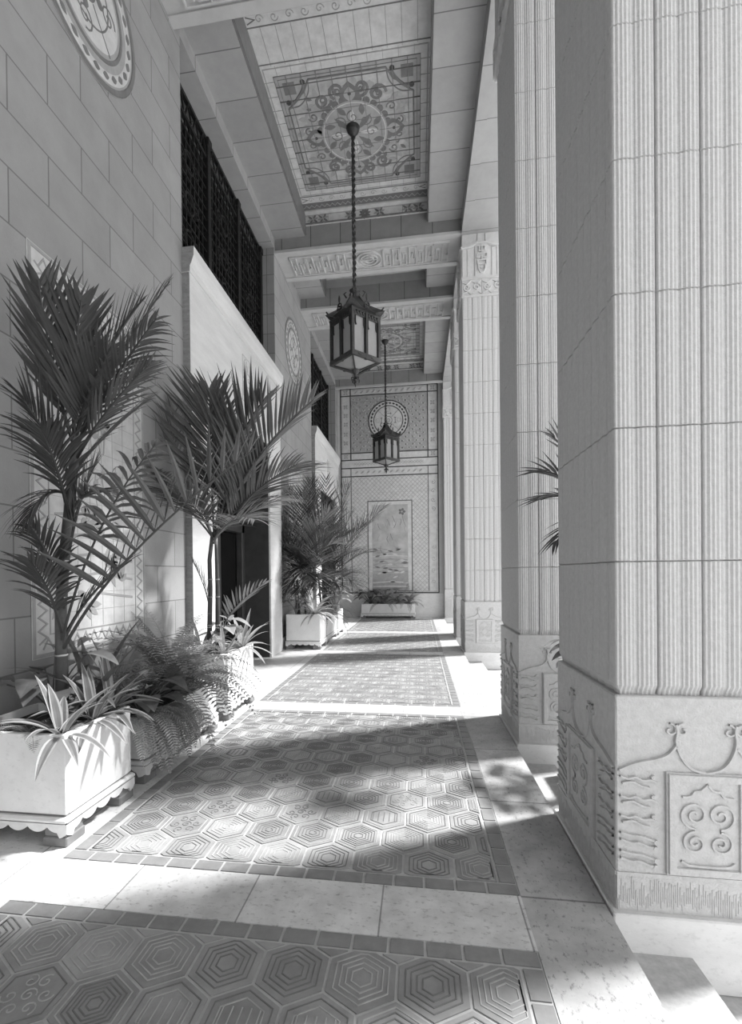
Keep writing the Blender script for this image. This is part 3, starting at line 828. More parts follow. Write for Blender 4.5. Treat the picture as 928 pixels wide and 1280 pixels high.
# ================================================================== LANTERNS
def lantern(loc, ztop, label):
    t = thing('lantern', label, 'lantern', loc)      # origin at the tip of the lower finial
    s = .26; z0 = .40; z1 = .97      # half side, glass bottom/top
    R45 = Matrix.Rotation(pi/4+.02, 4, 'Z')
    def part(mb, name):
        mb.v = [tuple(R45 @ Vector(p)) for p in mb.v]; return mb.build(name, t)
    f = MB()
    for i in range(4):
        a = [(1, 1), (1, -1), (-1, -1), (-1, 1)][i]
        x, y = a[0]*s, a[1]*s; f.box(x-.026, x+.026, y-.026, y+.026, z0-.03, z1+.08, BRONZE, .005)
    for z, hh, e in ((z0-.05, .07, .03), (z1-.01, .05, .02), (z1+.06, .035, .03)):
        f.box(-s-e, s+e, -s-e, -s+.02, z, z+hh, BRONZE, .004); f.box(-s-e, s+e, s-.02, s+e, z, z+hh, BRONZE, .004)
        f.box(-s-e, -s+.02, -s, s, z, z+hh, BRONZE, .004); f.box(s-.02, s+e, -s, s, z, z+hh, BRONZE, .004)
    for D, w in sides(f, 2*s, 2*s, .02):
        for k in range(9): D.petal((.03+k*(w-.06)/8, z1+.03), pi/2, -.03, .035, .018, BRONZE, .03)
        for q in (.25, .75): D.petal((w*q, z0-.02), 0, -.05, .05, .02, BRONZE, .04)
        for q in (.055, w/2-.042, w/2+.042, w-.055): D.stroke([(q, z1-.02), (q, z1-.12), (q+.012, z1-.16)], .014, BRONZE, .02)
    fo_ = part(f, 'frame')
    for i, (ax, sg) in enumerate(((0, 1), (0, -1), (1, 1), (1, -1))):
        m = MB()
        def bx(a0, a1, d0, d1, za, zb):
            if ax == 0: m.box(min(sg*d0, sg*d1), max(sg*d0, sg*d1), a0, a1, za, zb, BRONZE, .003)
            else: m.box(a0, a1, min(sg*d0, sg*d1), max(sg*d0, sg*d1), za, zb, BRONZE, .003)
        bx(-.022, .022, s-.02, s+.035, z0-.06, z1+.13)
        D = Draw(m, (sg*(s+.035), 0, 0) if ax == 0 else (0, sg*(s+.035), 0), (0, 1, 0) if ax == 0 else (1, 0, 0), (0, 0, 1), (sg, 0, 0) if ax == 0 else (0, sg, 0), .014)
        D.ring((0, z1+.19), .045, .02, BRONZE, None, 14); D.petal((0, z1+.24), pi/2, 0, .12, .018, BRONZE); D.petal((0, z1+.19), 0, -.03, .03, .012, BRONZE)
        for q in (-1, 1): D.stroke([(0, z1+.12), (q*.05, z1+.14), (q*.06, z1+.18)], .014, BRONZE)
        part(m, 'mid_post')
        for q in (-1, 1):
            g = MB(); a0, a1 = sorted((q*.03, q*(s-.035)))
            if ax == 0: g.box(min(sg*(s-.004), sg*(s-.010)), max(sg*(s-.004), sg*(s-.010)), a0, a1, z0+.02, z1, GLASS)
            else: g.box(a0, a1, min(sg*(s-.004), sg*(s-.010)), max(sg*(s-.004), sg*(s-.010)), z0+.02, z1, GLASS)
            pn = part(g, 'pane'); pn.parent = fo_
    r = MB()
    # concave roof with flared corners
    rings = []
    for k in range(7):
        q = k/6; rad = .27*(1-q)**1.5+.10*(1-q)+.05; z = z1+.09+.36*q**.85
        ring = []
        for c in range(16):
            a = 2*pi*c/16; cor = abs(math.cos(2*(a-pi/4))) if True else 0
            e = max(abs(math.cos(a)), abs(math.sin(a))); R = rad/e
            lift = .10*(1-q)**3*(max(0, (1/e-1.15)/.264))
            ring.append((R*math.cos(a)*.80, R*math.sin(a)*.80, z+lift))
        rings.append(ring)
    r.loft(rings, BRONZE, True, True)
    for a in (pi/4, 3*pi/4, 5*pi/4, 7*pi/4):
        c, s_ = math.cos(a), math.sin(a)
        r.tube([(c*.455, s_*.455, z1+.24), (c*.39, s_*.39, z1+.16), (c*.28, s_*.28, z1+.20), (c*.15, s_*.15, z1+.32), (c*.07, s_*.07, z1+.45)], [.012, .02, .02, .018, .014], BRONZE, 6)
        r.tube([(c*.13, s_*.13, z1+.44), (c*.17, s_*.17, z1+.50), (c*.13, s_*.13, z1+.53)], [.014, .012, .006], BRONZE, 6)
    part(r, 'roof')
    b = MB()
    n = 4; P = [(s+.01, s+.01), (-s-.01, s+.01), (-s-.01, -s-.01), (s+.01, -s-.01)]
    b.loft([[(x*.92, y*.92, z0-.03) for x, y in P], [(x*.15, y*.15, z0-.13) for x, y in P]], BGLASS, True, True)
    part(b, 'base_glass')
    k = MB()
    for x, y in P: k.tube([(x, y, z0-.03), (x*.55, y*.55, z0-.085), (x*.1, y*.1, z0-.15)], .014, BRONZE, 5)
    for i in range(4):
        a, c = P[i], P[(i+1) % 4]; k.tube([(a[0]*.98, a[1]*.98, z0-.035), (c[0]*.98, c[1]*.98, z0-.035)], .022, BRONZE, 5)
    part(k, 'base_frame')
    fi = MB(); fi.lathe([(.05, .27), (.075, .25), (.03, .20), (.02, .14), (.045, .11), (.02, .085), (.03, .06), (.012, .03), (.004, 0)], BRONZE, 12)
    for a in range(4): fi.tube([(.02*math.cos(a*pi/2), .02*math.sin(a*pi/2), .15), (.08*math.cos(a*pi/2), .08*math.sin(a*pi/2), .13), (.07*math.cos(a*pi/2), .07*math.sin(a*pi/2), .09)], .01, BRONZE, 5)
    part(fi, 'finial')
    cr = MB(); cr.lathe([(.04, z1+.42), (.09, z1+.47), (.05, z1+.50), (.085, z1+.54), (.03, z1+.58), (.02, z1+.66)], BRONZE, 14)
    part(cr, 'crown')
    ch = MB(); za, zb = z1+.62, ztop-loc[2]-.09; n = int((zb-za)/.022)
    for ph in (0, pi):
        ch.tube([(.017*math.cos(ph+k*.75), .017*math.sin(ph+k*.75), za+(zb-za)*k/n) for k in range(n+1)], .017, BRONZE, 5)
    part(ch, 'chain')
    ca = MB(); zt = ztop-loc[2]
    ca.lathe([(.02, zt-.13), (.05, zt-.11), (.09, zt-.06), (.105, zt-.01), (.105, zt)], BRONZE, 20); part(ca, 'canopy')
    return t
lantern((-.955, 7.37, 4.43), ZP-.018, 'large hanging square lantern nearer the camera')
lantern((-.935, 14.21, 4.50), ZP-.018, 'smaller-looking hanging lantern in front of the end wall')

# ================================================================== PLANTERS
def planter(cx, cy, w, d, h, label, nfeet=4, group=None):
    t = thing('planter', label, 'planter', (cx, cy, 0), 0, group)
    zf, zs, zm = .055, .13, .175
    b = MB(); a, c = w/2, d/2; e = .03
    # hollow box with a rim
    b.box(-a, a, -c, -c+e, zm, h, WHITE, .004); b.box(-a, a, c-e, c, zm, h, WHITE, .004)
    b.box(-a, -a+e, -c+e, c-e, zm, h, WHITE, .0); b.box(a-e, a, -c+e, c-e, zm, h, WHITE, .0)
    b.box(-a+e, a-e, -c+e, c-e, zm, zm+.02, WHITE)
    b.box(-a+.006, a-.006, -c+.006, c-.006, zm-.012, zm, FOOT)
    b.build('box', t)
    m = MB(); m.box(-a-.022, a+.022, -c-.022, c+.022, zs, zm-.012, WHITE2, .012); m.build('base_moulding', t)
    k = MB()
    def skirt(O, U, L):
        n = max(3, int(L/.11)); pts = [(0, zs)]
        for i in range(n*8+1):
            s = i/(n*8); lob = abs(math.sin(pi*s*n)); edge = min(s, 1-s)*L
            pts.append((s*L, zs-.018-.030*lob**.7 - (.03 if edge < .06 else 0)))
        pts.append((L, zs))
        N = Vector(U).cross(Vector((0, 0, 1)))
        f = [Vector(O)+Vector(U)*u+Vector((0, 0, z)) for u, z in pts]; g = [p-N*.02 for p in f]; n2 = len(f)
        for i in range(1, n2-2): k.add([f[i], f[i+1], (f[i+1].x, f[i+1].y, zs), (f[i].x, f[i].y, zs)], [(0, 1, 2, 3)], WHITE2); k.add([g[i], g[i+1], (g[i+1].x, g[i+1].y, zs), (g[i].x, g[i].y, zs)], [(3, 2, 1, 0)], WHITE2); k.add([f[i], f[i+1], g[i+1], g[i]], [(0, 3, 2, 1)], WHITE2)
    skirt((-a-.015, -c-.015, 0), (1, 0, 0), w+.03); skirt((a+.015, -c-.015, 0), (0, 1, 0), d+.03)
    skirt((a+.015, c+.015, 0), (-1, 0, 0), w+.03); skirt((-a-.015, c+.015, 0), (0, -1, 0), d+.03)
    k.build('scalloped_skirt', t)
    fx = .075
    for sx in (-1, 1):
        for sy in (-1, 1):
            f = MB(); x, y = sx*(a-fx+.01), sy*(c-fx+.01); f.box(x-fx, x+fx, y-fx, y+fx, 0, zf, FOOT, .006); f.box(x-fx+.01, x+fx-.01, y-fx+.01, y+fx-.01, zf, zs, FOOT); f.build('foot', t)
    so_ = MB(); so_.box(-a+e, a-e, -c+e, c-e, zm+.02, h-.05, SOIL); so_.build('soil', t)
    return t
PX_ = -2.30
planter(PX_, 2.66, .70, .60, .62, 'white planter box nearest the camera at the left edge')
planter(PX_, 3.76, .66, 1.22, .47, 'low white planter box overhung by ferns')
planter(PX_, 5.02, .68, .76, .68, 'tall white planter box under the second palm, beside the doorway')
planter(PX_, 9.52, .69, .66, .70, 'white planter box holding the distant palm beyond the doorway')
planter(PX_, 10.62, .66, 1.20, .50, 'low white planter box just behind the distant palm planter')
planter(PX_, 11.75, .68, .76, .60, 'farthest white planter of the left row, half hidden by plants')
planter(-1.02, 15.95, 1.78, .50, .49, 'long low white planter at the foot of the end wall')
t_ = planter(1.36, 3.68, .42, .70, .40, 'white planter out on the step behind the nearest column')
t_.location.z = -.30

# ================================================================== PLANTS
def bez(p0, p1, p2, t): return p0*((1-t)**2)+p1*(2*t*(1-t))+p2*(t*t)
def leaf(mb, p, d, up, L, w, droop, m, fold=.25, seg=5, edge=None, prof=None):
    """narrow leaf: centre line bending under its weight, folded along the midrib"""
    d = d.normalized(); side = d.cross(up)
    if side.length < 1e-4: side = d.orthogonal()
    side.normalize(); rows = []
    p = p.copy(); st = L/seg
    for i in range(seg+1):
        s = i/seg
        wd = w*(prof(s) if prof else (min(1, .35+3*s) if s < .3 else 1)*(1-max(0, (s-.3)/.7)**1.6))
        nrm = side.cross(d).normalized()
        wd = max(wd, w*.03)
        row = [p-side*wd+nrm*wd*fold]
        if edge: row.append(p-side*wd*.62+nrm*wd*fold*.62)
        row.append(p.copy())
        if edge: row.append(p+side*wd*.62+nrm*wd*fold*.62)
        row.append(p+side*wd+nrm*wd*fold); rows.append(row)
        p = p+d*st; d = (d+Vector((0, 0, -droop/seg))).normalized()
    n = len(rows[0]); vs = [q for r in rows for q in r]
    for j in range(n-1):
        mm = edge if edge and j in (0, n-2) else m
        b = len(mb.v) if j == 0 else b
        if j == 0: mb.v += [tuple(q) for q in vs]
        k = mb.mi(mm)
        for i in range(seg): mb.f.append((b+i*n+j, b+i*n+j+1, b+(i+1)*n+j+1, b+(i+1)*n+j)); mb.m.append(k)
def frond(mb, p0, p1, p2, nl, LL, w, m, roll=0.0, vee=.35, fwd=.9, droop=.5, t0=.22, seed=0, rad=.012, stem=None, one=0, jit=.12):
    rr = random.Random(seed); pts = [bez(p0, p1, p2, k/14) for k in range(15)]
    mb.tube(pts, [rad*(1-.8*k/14)+.0015 for k in range(15)], stem or m, 5)
    hd = Vector((p2.x-p0.x, p2.y-p0.y, 0))
    if hd.length < .05: hd = Vector((1, 0, 0))
    hs = hd.normalized().cross(Vector((0, 0, 1)))
    for k in range(nl):
        s = t0+(1-t0)*(k+.5)/nl
        p = bez(p0, p1, p2, s); q = bez(p0, p1, p2, min(1, s+.02)); T = (q-p).normalized() if s < .98 else (p2-p1).normalized()
        sd = (hs-T*hs.dot(T)).normalized(); sd = Matrix.Rotation(roll, 3, T) @ sd; up = sd.cross(T).normalized()
        if up.z < 0 and abs(roll) < .1: up = -up
        prof = .55+.75*math.sin(pi*min(1, (s-t0)/(1-t0)*.8+.18))-.25*((s-t0)/(1-t0))**3
        for sg in ((-1, 1) if not one else (one,)):
            f = fwd+.9*((s-t0)/(1-t0))**2
            d = sd*sg+T*f*(1+rr.uniform(-jit, jit))+up*(vee+rr.uniform(-jit, jit))
            mm = m if rr.random() < .8 else LF[1]
            leaf(mb, p, d, up, LL*prof*rr.uniform(.85, 1.1), w*rr.uniform(.8, 1.15), droop*rr.uniform(.6, 1.4), mm, .3, 5)
def palm(label, base, stems, fronds, name='palm', cat='palm'):
    t = thing(name, label, cat, base); B = Vector(base)
    for pts, r in stems:
        s = MB(); pts = [Vector(p)-B for p in pts]
        s.tube(pts, [r*(1.1-.35*k/(len(pts)-1)) for k in range(len(pts))], STEM, 10)
        n = 7
        for k in range(1, n):
            q = k/n*(len(pts)-1); i = int(q); p = pts[i].lerp(pts[min(i+1, len(pts)-1)], q-i)
            if k/n < .55: s.tube([p, p+Vector((0, 0, .012))], r*1.12, STEMR, 10)
        s.build('stem', t, True)
    for k, fr in enumerate(fronds):
        m = MB(); a, b, c, kw = fr
        kw = dict(kw); kw.setdefault('seed', k+len(label)); mm = kw.pop('mat', LF[0])
        nl, LL, w = kw.pop('n', 26), kw.pop('L', .42), kw.pop('w', .014)
        frond(m, Vector(a)-B, Vector(b)-B, Vector(c)-B, nl, LL, w, mm, **kw); keep_clear(m, base); m.build('frond', t)
    return t
def A3(*q): return [at(*p) for p in q]
def fr(a, b, c, **kw): return (at(*a), at(*b), at(*c), kw)

# nearest palm in the first planter
bA = Vector((-2.28, 2.74, .58))
crA = at(92, 585, 2.72)
stA = [bA, at(76, 760, 2.73), at(82, 680, 2.72), crA, at(96, 540, 2.72)]
c0 = (94, 560, 2.72)
FA = [fr(c0, (66, 480, 2.62), (48, 350, 2.50), n=14, L=.42, w=.019, vee=.5, fwd=1.6, droop=.0, roll=.5),
      fr(c0, (88, 470, 2.62), (102, 375, 2.60), n=13, L=.40, w=.018, vee=.5, fwd=1.6, droop=.0, mat=LF[1]),
      fr(c0, (112, 460, 2.75), (176, 378, 2.90), n=22, L=.32, w=.012, vee=.35, fwd=1.9, droop=.05),
      fr(c0, (135, 455, 2.80), (212, 352, 3.05), n=20, L=.26, w=.012, vee=.15, fwd=1.8, droop=.2, mat=LF[1]),
      fr(c0, (140, 470, 2.60), (196, 398, 2.60), n=20, L=.24, w=.011, vee=.0, fwd=1.1, droop=.8, mat=LF[1]),
      fr((94, 575, 2.72), (130, 510, 2.65), (188, 455, 2.65), n=18, L=.26, w=.010, vee=.1, fwd=1.6, droop=.3),
      fr((92, 590, 2.72), (125, 545, 2.85), (185, 500, 3.05), n=18, L=.30, w=.010, vee=.1, fwd=1.5, droop=.35),
      fr((90, 600, 2.72), (58, 540, 2.60), (30, 500, 2.50), n=16, L=.34, w=.014, vee=.3, fwd=1.1, droop=.4, mat=LF[1]),
      fr((88, 620, 2.72), (60, 600, 2.60), (32, 650, 2.50), n=20, L=.28, w=.010, vee=.1, fwd=.9, droop=.9, mat=LF[1]),
      fr((90, 640, 2.72), (110, 600, 2.70), (140, 620, 2.70), n=16, L=.22, w=.009, vee=.1, fwd=1.0, droop=.7),
      fr((78, 800, 2.70), (112, 650, 2.50), (195, 555, 2.42), n=14, L=.26, w=.014, vee=.1, fwd=.6, droop=1.3, rad=.008, t0=.45),
      fr((80, 810, 2.72), (140, 690, 2.55), (320, 560, 2.60), n=15, L=.44, w=.019, vee=.8, fwd=.45, droop=.25, rad=.010, t0=.30, roll=.25),
      fr((78, 790, 2.70), (62, 730, 2.55), (36, 700, 2.45), n=18, L=.24, w=.010, vee=.2, fwd=.8, droop=.6, mat=LF[1]),
      fr((80, 760, 2.72), (70, 700, 2.62), (40, 660, 2.52), n=18, L=.24, w=.010, vee=.2, fwd=.8, droop=.7, mat=LF[1]),
      fr((88, 650, 2.70), (70, 570, 2.60), (52, 540, 2.48), n=20, L=.30, w=.011, vee=.2, fwd=1.0, droop=.7, mat=LF[1]),
      fr((86, 690, 2.72), (98, 620, 2.76), (120, 580, 2.80), n=18, L=.26, w=.010, vee=.2, fwd=1.2, droop=.4, mat=LF[1]),
      fr(c0, (100, 500, 2.68), (135, 440, 2.62), n=22, L=.30, w=.013, vee=.4, fwd=1.2, droop=.2, mat=LF[1]),
      fr((80, 800, 2.74), (105, 740, 2.80), (165, 700, 2.95), n=12, L=.26, w=.014, vee=.3, fwd=1.2, droop=.4, mat=LF[1])]
palm('tall dark-leaved palm rising from the nearest planter at left', tuple(bA), [(stA, .034)], FA)

# second palm
bB = Vector((-2.30, 5.0, .62))
c1 = (266, 690, 4.98)
S1 = [bB+Vector((-.03, 0, 0)), at(263, 735, 4.98), at(262, 700, 4.98), at(266, 665, 4.98)]
S2 = [bB+Vector((.06, .02, 0)), at(272, 735, 5.0), at(271, 700, 5.0), at(270, 668, 5.0)]
FB = [fr((268, 672, 4.98), (300, 580, 4.85), (392, 500, 4.70), n=30, L=.62, w=.020, vee=.55, fwd=.9, droop=.25),
      fr((268, 672, 4.98), (280, 560, 4.90), (330, 500, 4.80), n=26, L=.66, w=.022, vee=.5, fwd=1.0, droop=.1),
      fr((268, 672, 4.98), (262, 560, 4.80), (262, 490, 4.60), n=24, L=.62, w=.022, vee=.5, fwd=1.1, droop=.1, roll=.5),
      fr((266, 672, 4.98), (235, 570, 5.00), (190, 510, 5.05), n=24, L=.46, w=.015, vee=.3, fwd=1.1, droop=.3, mat=LF[2]),
      fr((268, 672, 4.98), (310, 610, 4.80), (372, 580, 4.60), n=28, L=.60, w=.015, vee=.15, fwd=1.0, droop=.45),
      fr((268, 672, 4.98), (310, 635, 5.05), (352, 625, 5.1), n=26, L=.54, w=.011, vee=.1, fwd=1.0, droop=.5, mat=LF[2]),
      fr((266, 672, 4.98), (250, 630, 4.70), (215, 615, 4.40), n=26, L=.50, w=.012, vee=.2, fwd=.9, droop=.6),
      fr((266, 672, 4.98), (220, 610, 4.80), (165, 590, 4.70), n=24, L=.42, w=.012, vee=.2, fwd=.9, droop=.5),
      fr((268, 675, 4.98), (290, 640, 4.60), (320, 650, 4.20), n=22, L=.44, w=.012, vee=.2, fwd=.8, droop=.6, mat=LF[2]),
      fr((268, 680, 4.98), (285, 610, 4.95), (296, 545, 4.95), n=20, L=.66, w=.011, vee=.1, fwd=.35, droop=.45, one=1, mat=LF[2], t0=.1),
      fr((280, 785, 4.95), (285, 760, 4.80), (332, 728, 4.65), n=13, L=.26, w=.014, vee=.3, fwd=1.2, droop=.15, mat=LF[2], rad=.006),
      fr((262, 770, 5.0), (262, 740, 5.0), (240, 700, 4.9), n=10, L=.24, w=.014, vee=.3, fwd=1.2, droop=.1, rad=.006)]
palm('second palm with two thin stems in front of the doorway', tuple(bB), [(S1, .026), (S2, .024)], FB)

# distant palm clumps
def clump(label, base, crown, tips, L, seedo, stems=3, mat_=None):
    B = Vector(base); rr = random.Random(seedo)
    st = []; fs = []
    for k in range(stems):
        o = Vector((rr.uniform(-.15, .15), rr.uniform(-.15, .15), 0)); st.append(([B+o, B+o*1.3+Vector((0, 0, .5)), B+o*1.6+Vector((0, 0, 1.0))], .02))
    for i, (u, v, Y) in enumerate(tips):
        T = at(u, v, Y); b = B+Vector((rr.uniform(-.12, .12), rr.uniform(-.12, .12), rr.uniform(.3, .9)))
        mid = b.lerp(T, .45)+Vector((0, 0, .35+.2*rr.random()))
        fs.append((b, mid, T, dict(n=22, L=L*rr.uniform(.85, 1.1), w=.013, vee=.3, fwd=1.0, droop=.4, seed=seedo+i, mat=(LF[0], LF[0], LF[2])[i % 3], rad=.009)))
    return palm(label, base, st, fs)
clump('bushy palm clump in the planter just beyond the doorway', (-2.30, 9.50, .64), None,
      [(362, 612, 9.6), (378, 615, 9.3), (352, 650, 9.1), (350, 690, 9.2), (398, 622, 9.6), (412, 640, 9.3), (356, 725, 9.1), (388, 600, 9.9), (425, 680, 9.2), (366, 660, 9.8), (375, 740, 8.9), (405, 700, 9.0), (354, 745, 9.0), (362, 700, 9.0), (415, 725, 9.0), (398, 735, 8.9), (370, 715, 9.0), (385, 725, 8.9), (410, 665, 9.1), (352, 670, 9.1), (392, 655, 9.1), (380, 690, 9.0)], .55, 31)
clump('taller palm clump behind, its long frond arching before the end wall', (-2.30, 11.70, .55), None,
      [(480, 634, 11.3), (392, 595, 11.8), (425, 596, 11.8), (436, 605, 11.4), (455, 655, 11.2), (445, 690, 11.2), (468, 690, 11.3), (408, 598, 11.6), (418, 640, 11.2), (440, 640, 11.6), (430, 720, 11.2), (448, 735, 11.1), (415, 700, 11.0), (425, 735, 11.0), (460, 720, 11.1), (405, 670, 11.2), (435, 665, 11.2)], .62, 57)

def fern(label, base, n, L, seed, mt=None, updir=(0, 0, 1), lo=.1, hi=.9, dr=1.0, azs=None, wid=.05, group=None, name='fern'):
    m = MB(); rr = random.Random(seed); mt = mt or FERN
    for k in range(n):
        az = (azs[0]+(azs[1]-azs[0])*rr.random()) if azs else 2*pi*k/n+rr.uniform(-.3, .3); el = rr.uniform(lo, hi)
        d = Vector((math.cos(az)*math.cos(el), math.sin(az)*math.cos(el), math.sin(el)))
        Ln = L*rr.uniform(.7, 1.15); seg = 27; p = Vector((rr.uniform(-.04, .04), rr.uniform(-.04, .04), 0)); pts = [p.copy()]
        mm = mt if rr.random() < .75 else (FERNL if mt is FERN else FERN)
        dd = dr*rr.uniform(.8, 1.2)
        side0 = Vector((-math.sin(az), math.cos(az), 0))
        for i in range(seg):
            p = p+d*(Ln/seg); d = (d+Vector((0, 0, -dd*1.9/seg*(.4+i/seg)))).normalized(); pts.append(p.copy())
        m.tube(pts, [.004*(1-.8*i/seg) for i in range(seg+1)], mm, 3, False)
        for i in range(1, seg+1):
            s = i/seg; pw = wid*(math.sin(pi*min(.97, .12+.85*s))**.8)
            T = (pts[i]-pts[i-1]).normalized(); up = side0.cross(T)
            if up.z < 0: up = -up
            for sg in (-1, 1):
                for off in (0,):
                    q = pts[i-1].lerp(pts[i], off)
                    leaf(m, q, side0*sg+T*.35+up*.1, up, pw*rr.uniform(.8, 1.1), Ln/seg*.30, .5, mm, .15, 2)
    keep_clear(m, base); o = m.build(name, loc=base); return tag(o, label, 'fern', group)
def rosette(label, base, n, L, w, seed, mid=None, edge=None, lo=.2, hi=1.2, dr=.9, name='variegated_plant', cat='plant', azs=None):
    m = MB(); rr = random.Random(seed); mid = mid or VMID
    for k in range(n):
        az = (azs[0]+(azs[1]-azs[0])*(k+.5)/n) if azs else k*2.4+rr.uniform(-.2, .2); el = lo+(hi-lo)*((k % 5)/4)+rr.uniform(-.1, .1)
        d = Vector((math.cos(az)*math.cos(el), math.sin(az)*math.cos(el), math.sin(el)))
        leaf(m, Vector((.02*math.cos(az), .02*math.sin(az), 0)), d, Vector((0, 0, 1)), L*rr.uniform(.75, 1.15), w*rr.uniform(.85, 1.1), dr*rr.uniform(.7, 1.3), mid, .25, 8, edge,
             prof=lambda s: max(.03, (.5+1.6*s if s < .32 else 1.0)*(1-max(0, (s-.32)/.68)**2.2)))
    keep_clear(m, base); o = m.build(name, loc=base); return tag(o, label, cat)
def broad(label, base, n, H, Lw, seed, mt=None, name='broad_leaved_plant', spread=.25, cat='plant'):
    m = MB(); rr = random.Random(seed); mt = mt or BROAD
    for k in range(n):
        az = k*2.4+rr.uniform(-.3, .3); h = H*rr.uniform(.45, 1.1); r = spread*rr.uniform(.4, 1.1)
        e = Vector((r*math.cos(az), r*math.sin(az), h)); mid = Vector((e.x*.3, e.y*.3, h*.65))
        m.tube([bez(Vector((0, 0, 0)), mid, e, i/6) for i in range(7)], .005, mt, 4)
        d = Vector((math.cos(az), math.sin(az), .15)); mm = mt if rr.random() < .7 else BROADL
        leaf(m, e-d*.02, d, Vector((0, 0, 1)), Lw*rr.uniform(.8, 1.2), Lw*.36, 1.1, mm, .18, 7, None, prof=lambda s: max(.02, (s/.25)**.6 if s < .25 else (1-((s-.25)/.75)**1.5)))
    keep_clear(m, base); o = m.build(name, loc=base); return tag(o, label, cat)

# first planter underplanting
rosette('striped rosette plant at the front corner of the nearest planter', (-2.02, 2.42, .60), 15, .33, .030, 1, edge=VEDGE, lo=.1, hi=1.3, dr=1.1)
rosette('striped rosette plant spilling over the rim of the nearest planter', (-2.02, 2.68, .61), 18, .36, .030, 2, edge=VEDGE, lo=.05, hi=1.3, dr=1.1)
rosette('striped rosette plant at the back corner of the nearest planter', (-2.04, 2.88, .61), 18, .38, .030, 9, edge=VEDGE, lo=.1, hi=1.4, dr=.9)
fern('pale fern tucked at the foot of the nearest palm', (-2.26, 2.46, .58), 9, .36, 3, FERNL, lo=.2, hi=.9, wid=.06)
rosette('strap-leaved plant arching behind the nearest palm stem', (-2.22, 2.94, .62), 14, .62, .030, 4, mid=BROAD, lo=.5, hi=1.35, dr=1.0, name='strap_leaved_plant')
broad('dark broad-leaved plant at the foot of the nearest palm', (-2.40, 2.80, .60), 12, .42, .24, 5)
# low planter
broad('heart-leaved plant against the wall in the low planter', (-2.46, 3.50, .43), 14, .62, .17, 6, BROADL)
broad('dark glossy-leaved plant between the striped rosettes and the fern', (-2.12, 3.34, .43), 14, .30, .22, 7)
fern('fern hanging down between the nearest and the low planter', (-1.99, 3.16, .50), 20, .56, 8, FERN, lo=-.1, hi=.6, dr=2.1, azs=(-1.3, .6), wid=.075)
fern('large sword fern spilling over the middle of the low planter', (-2.08, 3.74, .50), 44, .92, 10, FERN, lo=.2, hi=1.25, dr=1.35, wid=.10)
fern('sword fern leaning over the far end of the low planter', (-2.14, 4.08, .52), 40, .74, 12, FERN, lo=.3, hi=1.3, dr=1.3, wid=.095)
fern('pale sunlit fern trailing down the front of the low planter', (-1.97, 3.50, .46), 22, .46, 13, FERNL, lo=-.1, hi=.5, dr=2.0, azs=(-1.2, 1.2), wid=.08)
fern('bright upright fern against the wall by the door surround', (-2.45, 4.40, .60), 16, .75, 14, FERNL, lo=.5, hi=1.3, dr=.9, wid=.09)
# second planter
rosette('pale striped rosette plant at the front corner of the second palm planter', (-2.04, 4.74, .66), 16, .34, .026, 15, mid=FERNL, edge=VEDGE, lo=.1, hi=1.3, dr=.9)
rosette('pale striped rosette plant over the doorway side of the second palm planter', (-2.04, 5.26, .66), 20, .44, .026, 16, mid=FERNL, edge=VEDGE, lo=.1, hi=1.2, dr=.9)
broad('upright pale broad leaf plant by the second palm stems', (-2.22, 5.10, .64), 7, .36, .28, 17, BROADL, spread=.08)
rosette('dark spiky plant at the foot of the second palm', (-2.34, 4.86, .64), 14, .42, .024, 18, mid=BROAD, lo=.4, hi=1.3, dr=.3, name='spiky_plant')
# distant row
rosette('pale leafy plant fringing the distant palm planter', (-2.08, 9.32, .70), 30, .55, .034, 19, mid=FERNL, edge=VEDGE, lo=0, hi=1.1, dr=1.2)
broad('heart-leaved plant at the left of the distant palm planter', (-2.48, 9.34, .68), 22, .48, .20, 20, BROADL)
fern('light fern filling the low planter of the distant row', (-2.06, 10.50, .52), 40, .80, 21, FERNL, lo=.1, hi=1.1, dr=1.3, wid=.07)
broad('leafy plant filling the farthest planter of the left row', (-2.06, 11.56, .56), 26, .62, .28, 22, BROADL, spread=.35)
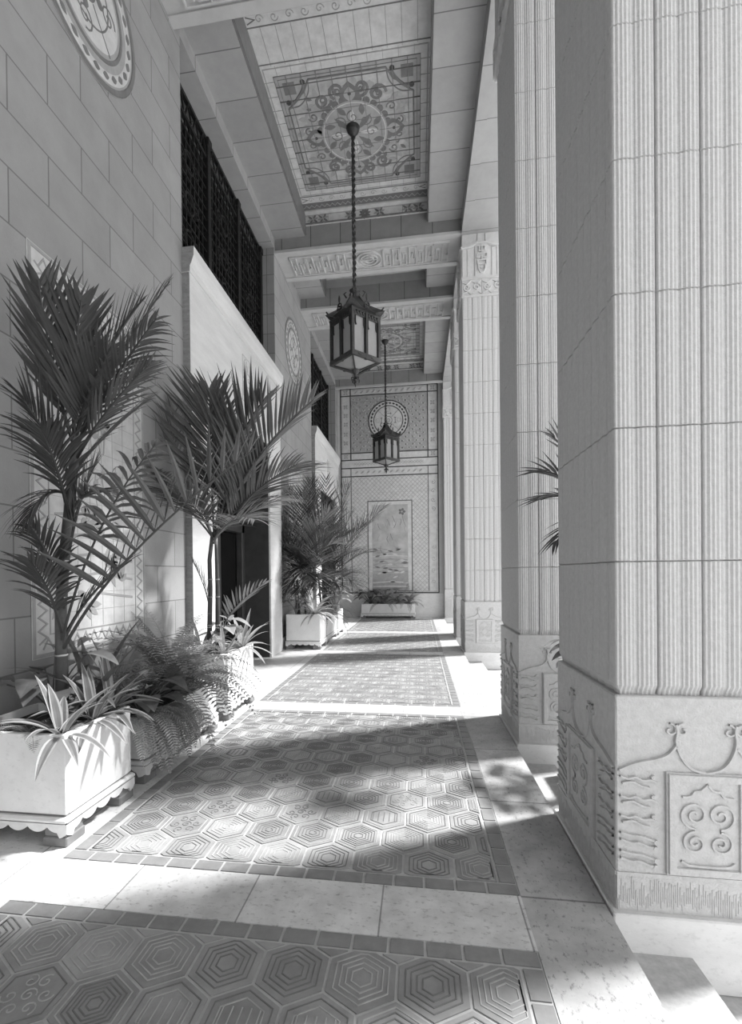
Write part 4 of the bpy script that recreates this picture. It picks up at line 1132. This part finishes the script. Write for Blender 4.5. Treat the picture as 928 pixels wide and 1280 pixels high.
# end planter
for i, (x, k) in enumerate(((-1.62, 0), (-1.2, 1), (-.75, 0), (-.38, 1))):
    lab = ['leafy plant at the left end of the end-wall planter', 'fern left of centre in the end-wall planter', 'leafy plant right of centre in the end-wall planter', 'fern at the right end of the end-wall planter'][i]
    if k: fern(lab, (x, 15.86, .46), 30, .85, 40+i, FERN, lo=.1, hi=1.2, dr=1.0, wid=.11)
    else: broad(lab, (x, 15.84, .44), 26, .48, .36, 40+i, BROADL if i == 2 else BROAD, spread=.36)
# plants out on the step
bR = Vector((1.46, 3.80, .02))
FR = [fr((735, 640, 3.75), (710, 585, 3.75), (672, 590, 3.75), n=8, L=.30, w=.022, vee=.1, fwd=.8, droop=.25, mat=LF[1]),
      fr((735, 640, 3.75), (715, 610, 3.72), (676, 625, 3.70), n=8, L=.30, w=.022, vee=.1, fwd=.8, droop=.35, mat=LF[1]),
      fr((740, 640, 3.85), (725, 570, 3.85), (690, 545, 3.85), n=7, L=.28, w=.020, vee=.1, fwd=1, droop=.2),
      fr((735, 650, 3.75), (720, 640, 3.72), (694, 680, 3.70), n=7, L=.26, w=.022, vee=.1, fwd=.8, droop=.5, mat=LF[1])]
palm('palm with broad blades peeping out between the two nearest columns', tuple(bR), [([bR, bR+Vector((.02, 0, .7)), at(735, 645, 3.78)], .025)], FR)
rosette('pale strap-leaved plant low between the two nearest columns', (1.24, 3.62, .62), 14, .34, .03, 50, mid=FERNL, edge=VEDGE, lo=.1, hi=1.2, dr=1.3)
broad('dark leafy plant at plinth height between the two nearest columns', (1.26, 3.66, .08), 18, .85, .22, 51, BROAD, spread=.26)

# ------------------------------------------------------------------ groups of look-alikes
GR = {'column': 'fluted columns of the arcade', 'lantern': 'hanging lanterns', 'planter': 'white planters', 'grille': 'iron window grilles', 'ceiling panel': 'tiled ceiling panels',
      'palm': 'palms in planters', 'fern': 'ferns in planters', 'doorway': 'travertine door surrounds', 'medallion': 'wall medallions', 'plant': 'planter underplanting'}
for o in S.objects:
    if o.parent is None and o.get('category') in GR: o['group'] = GR[o['category']]
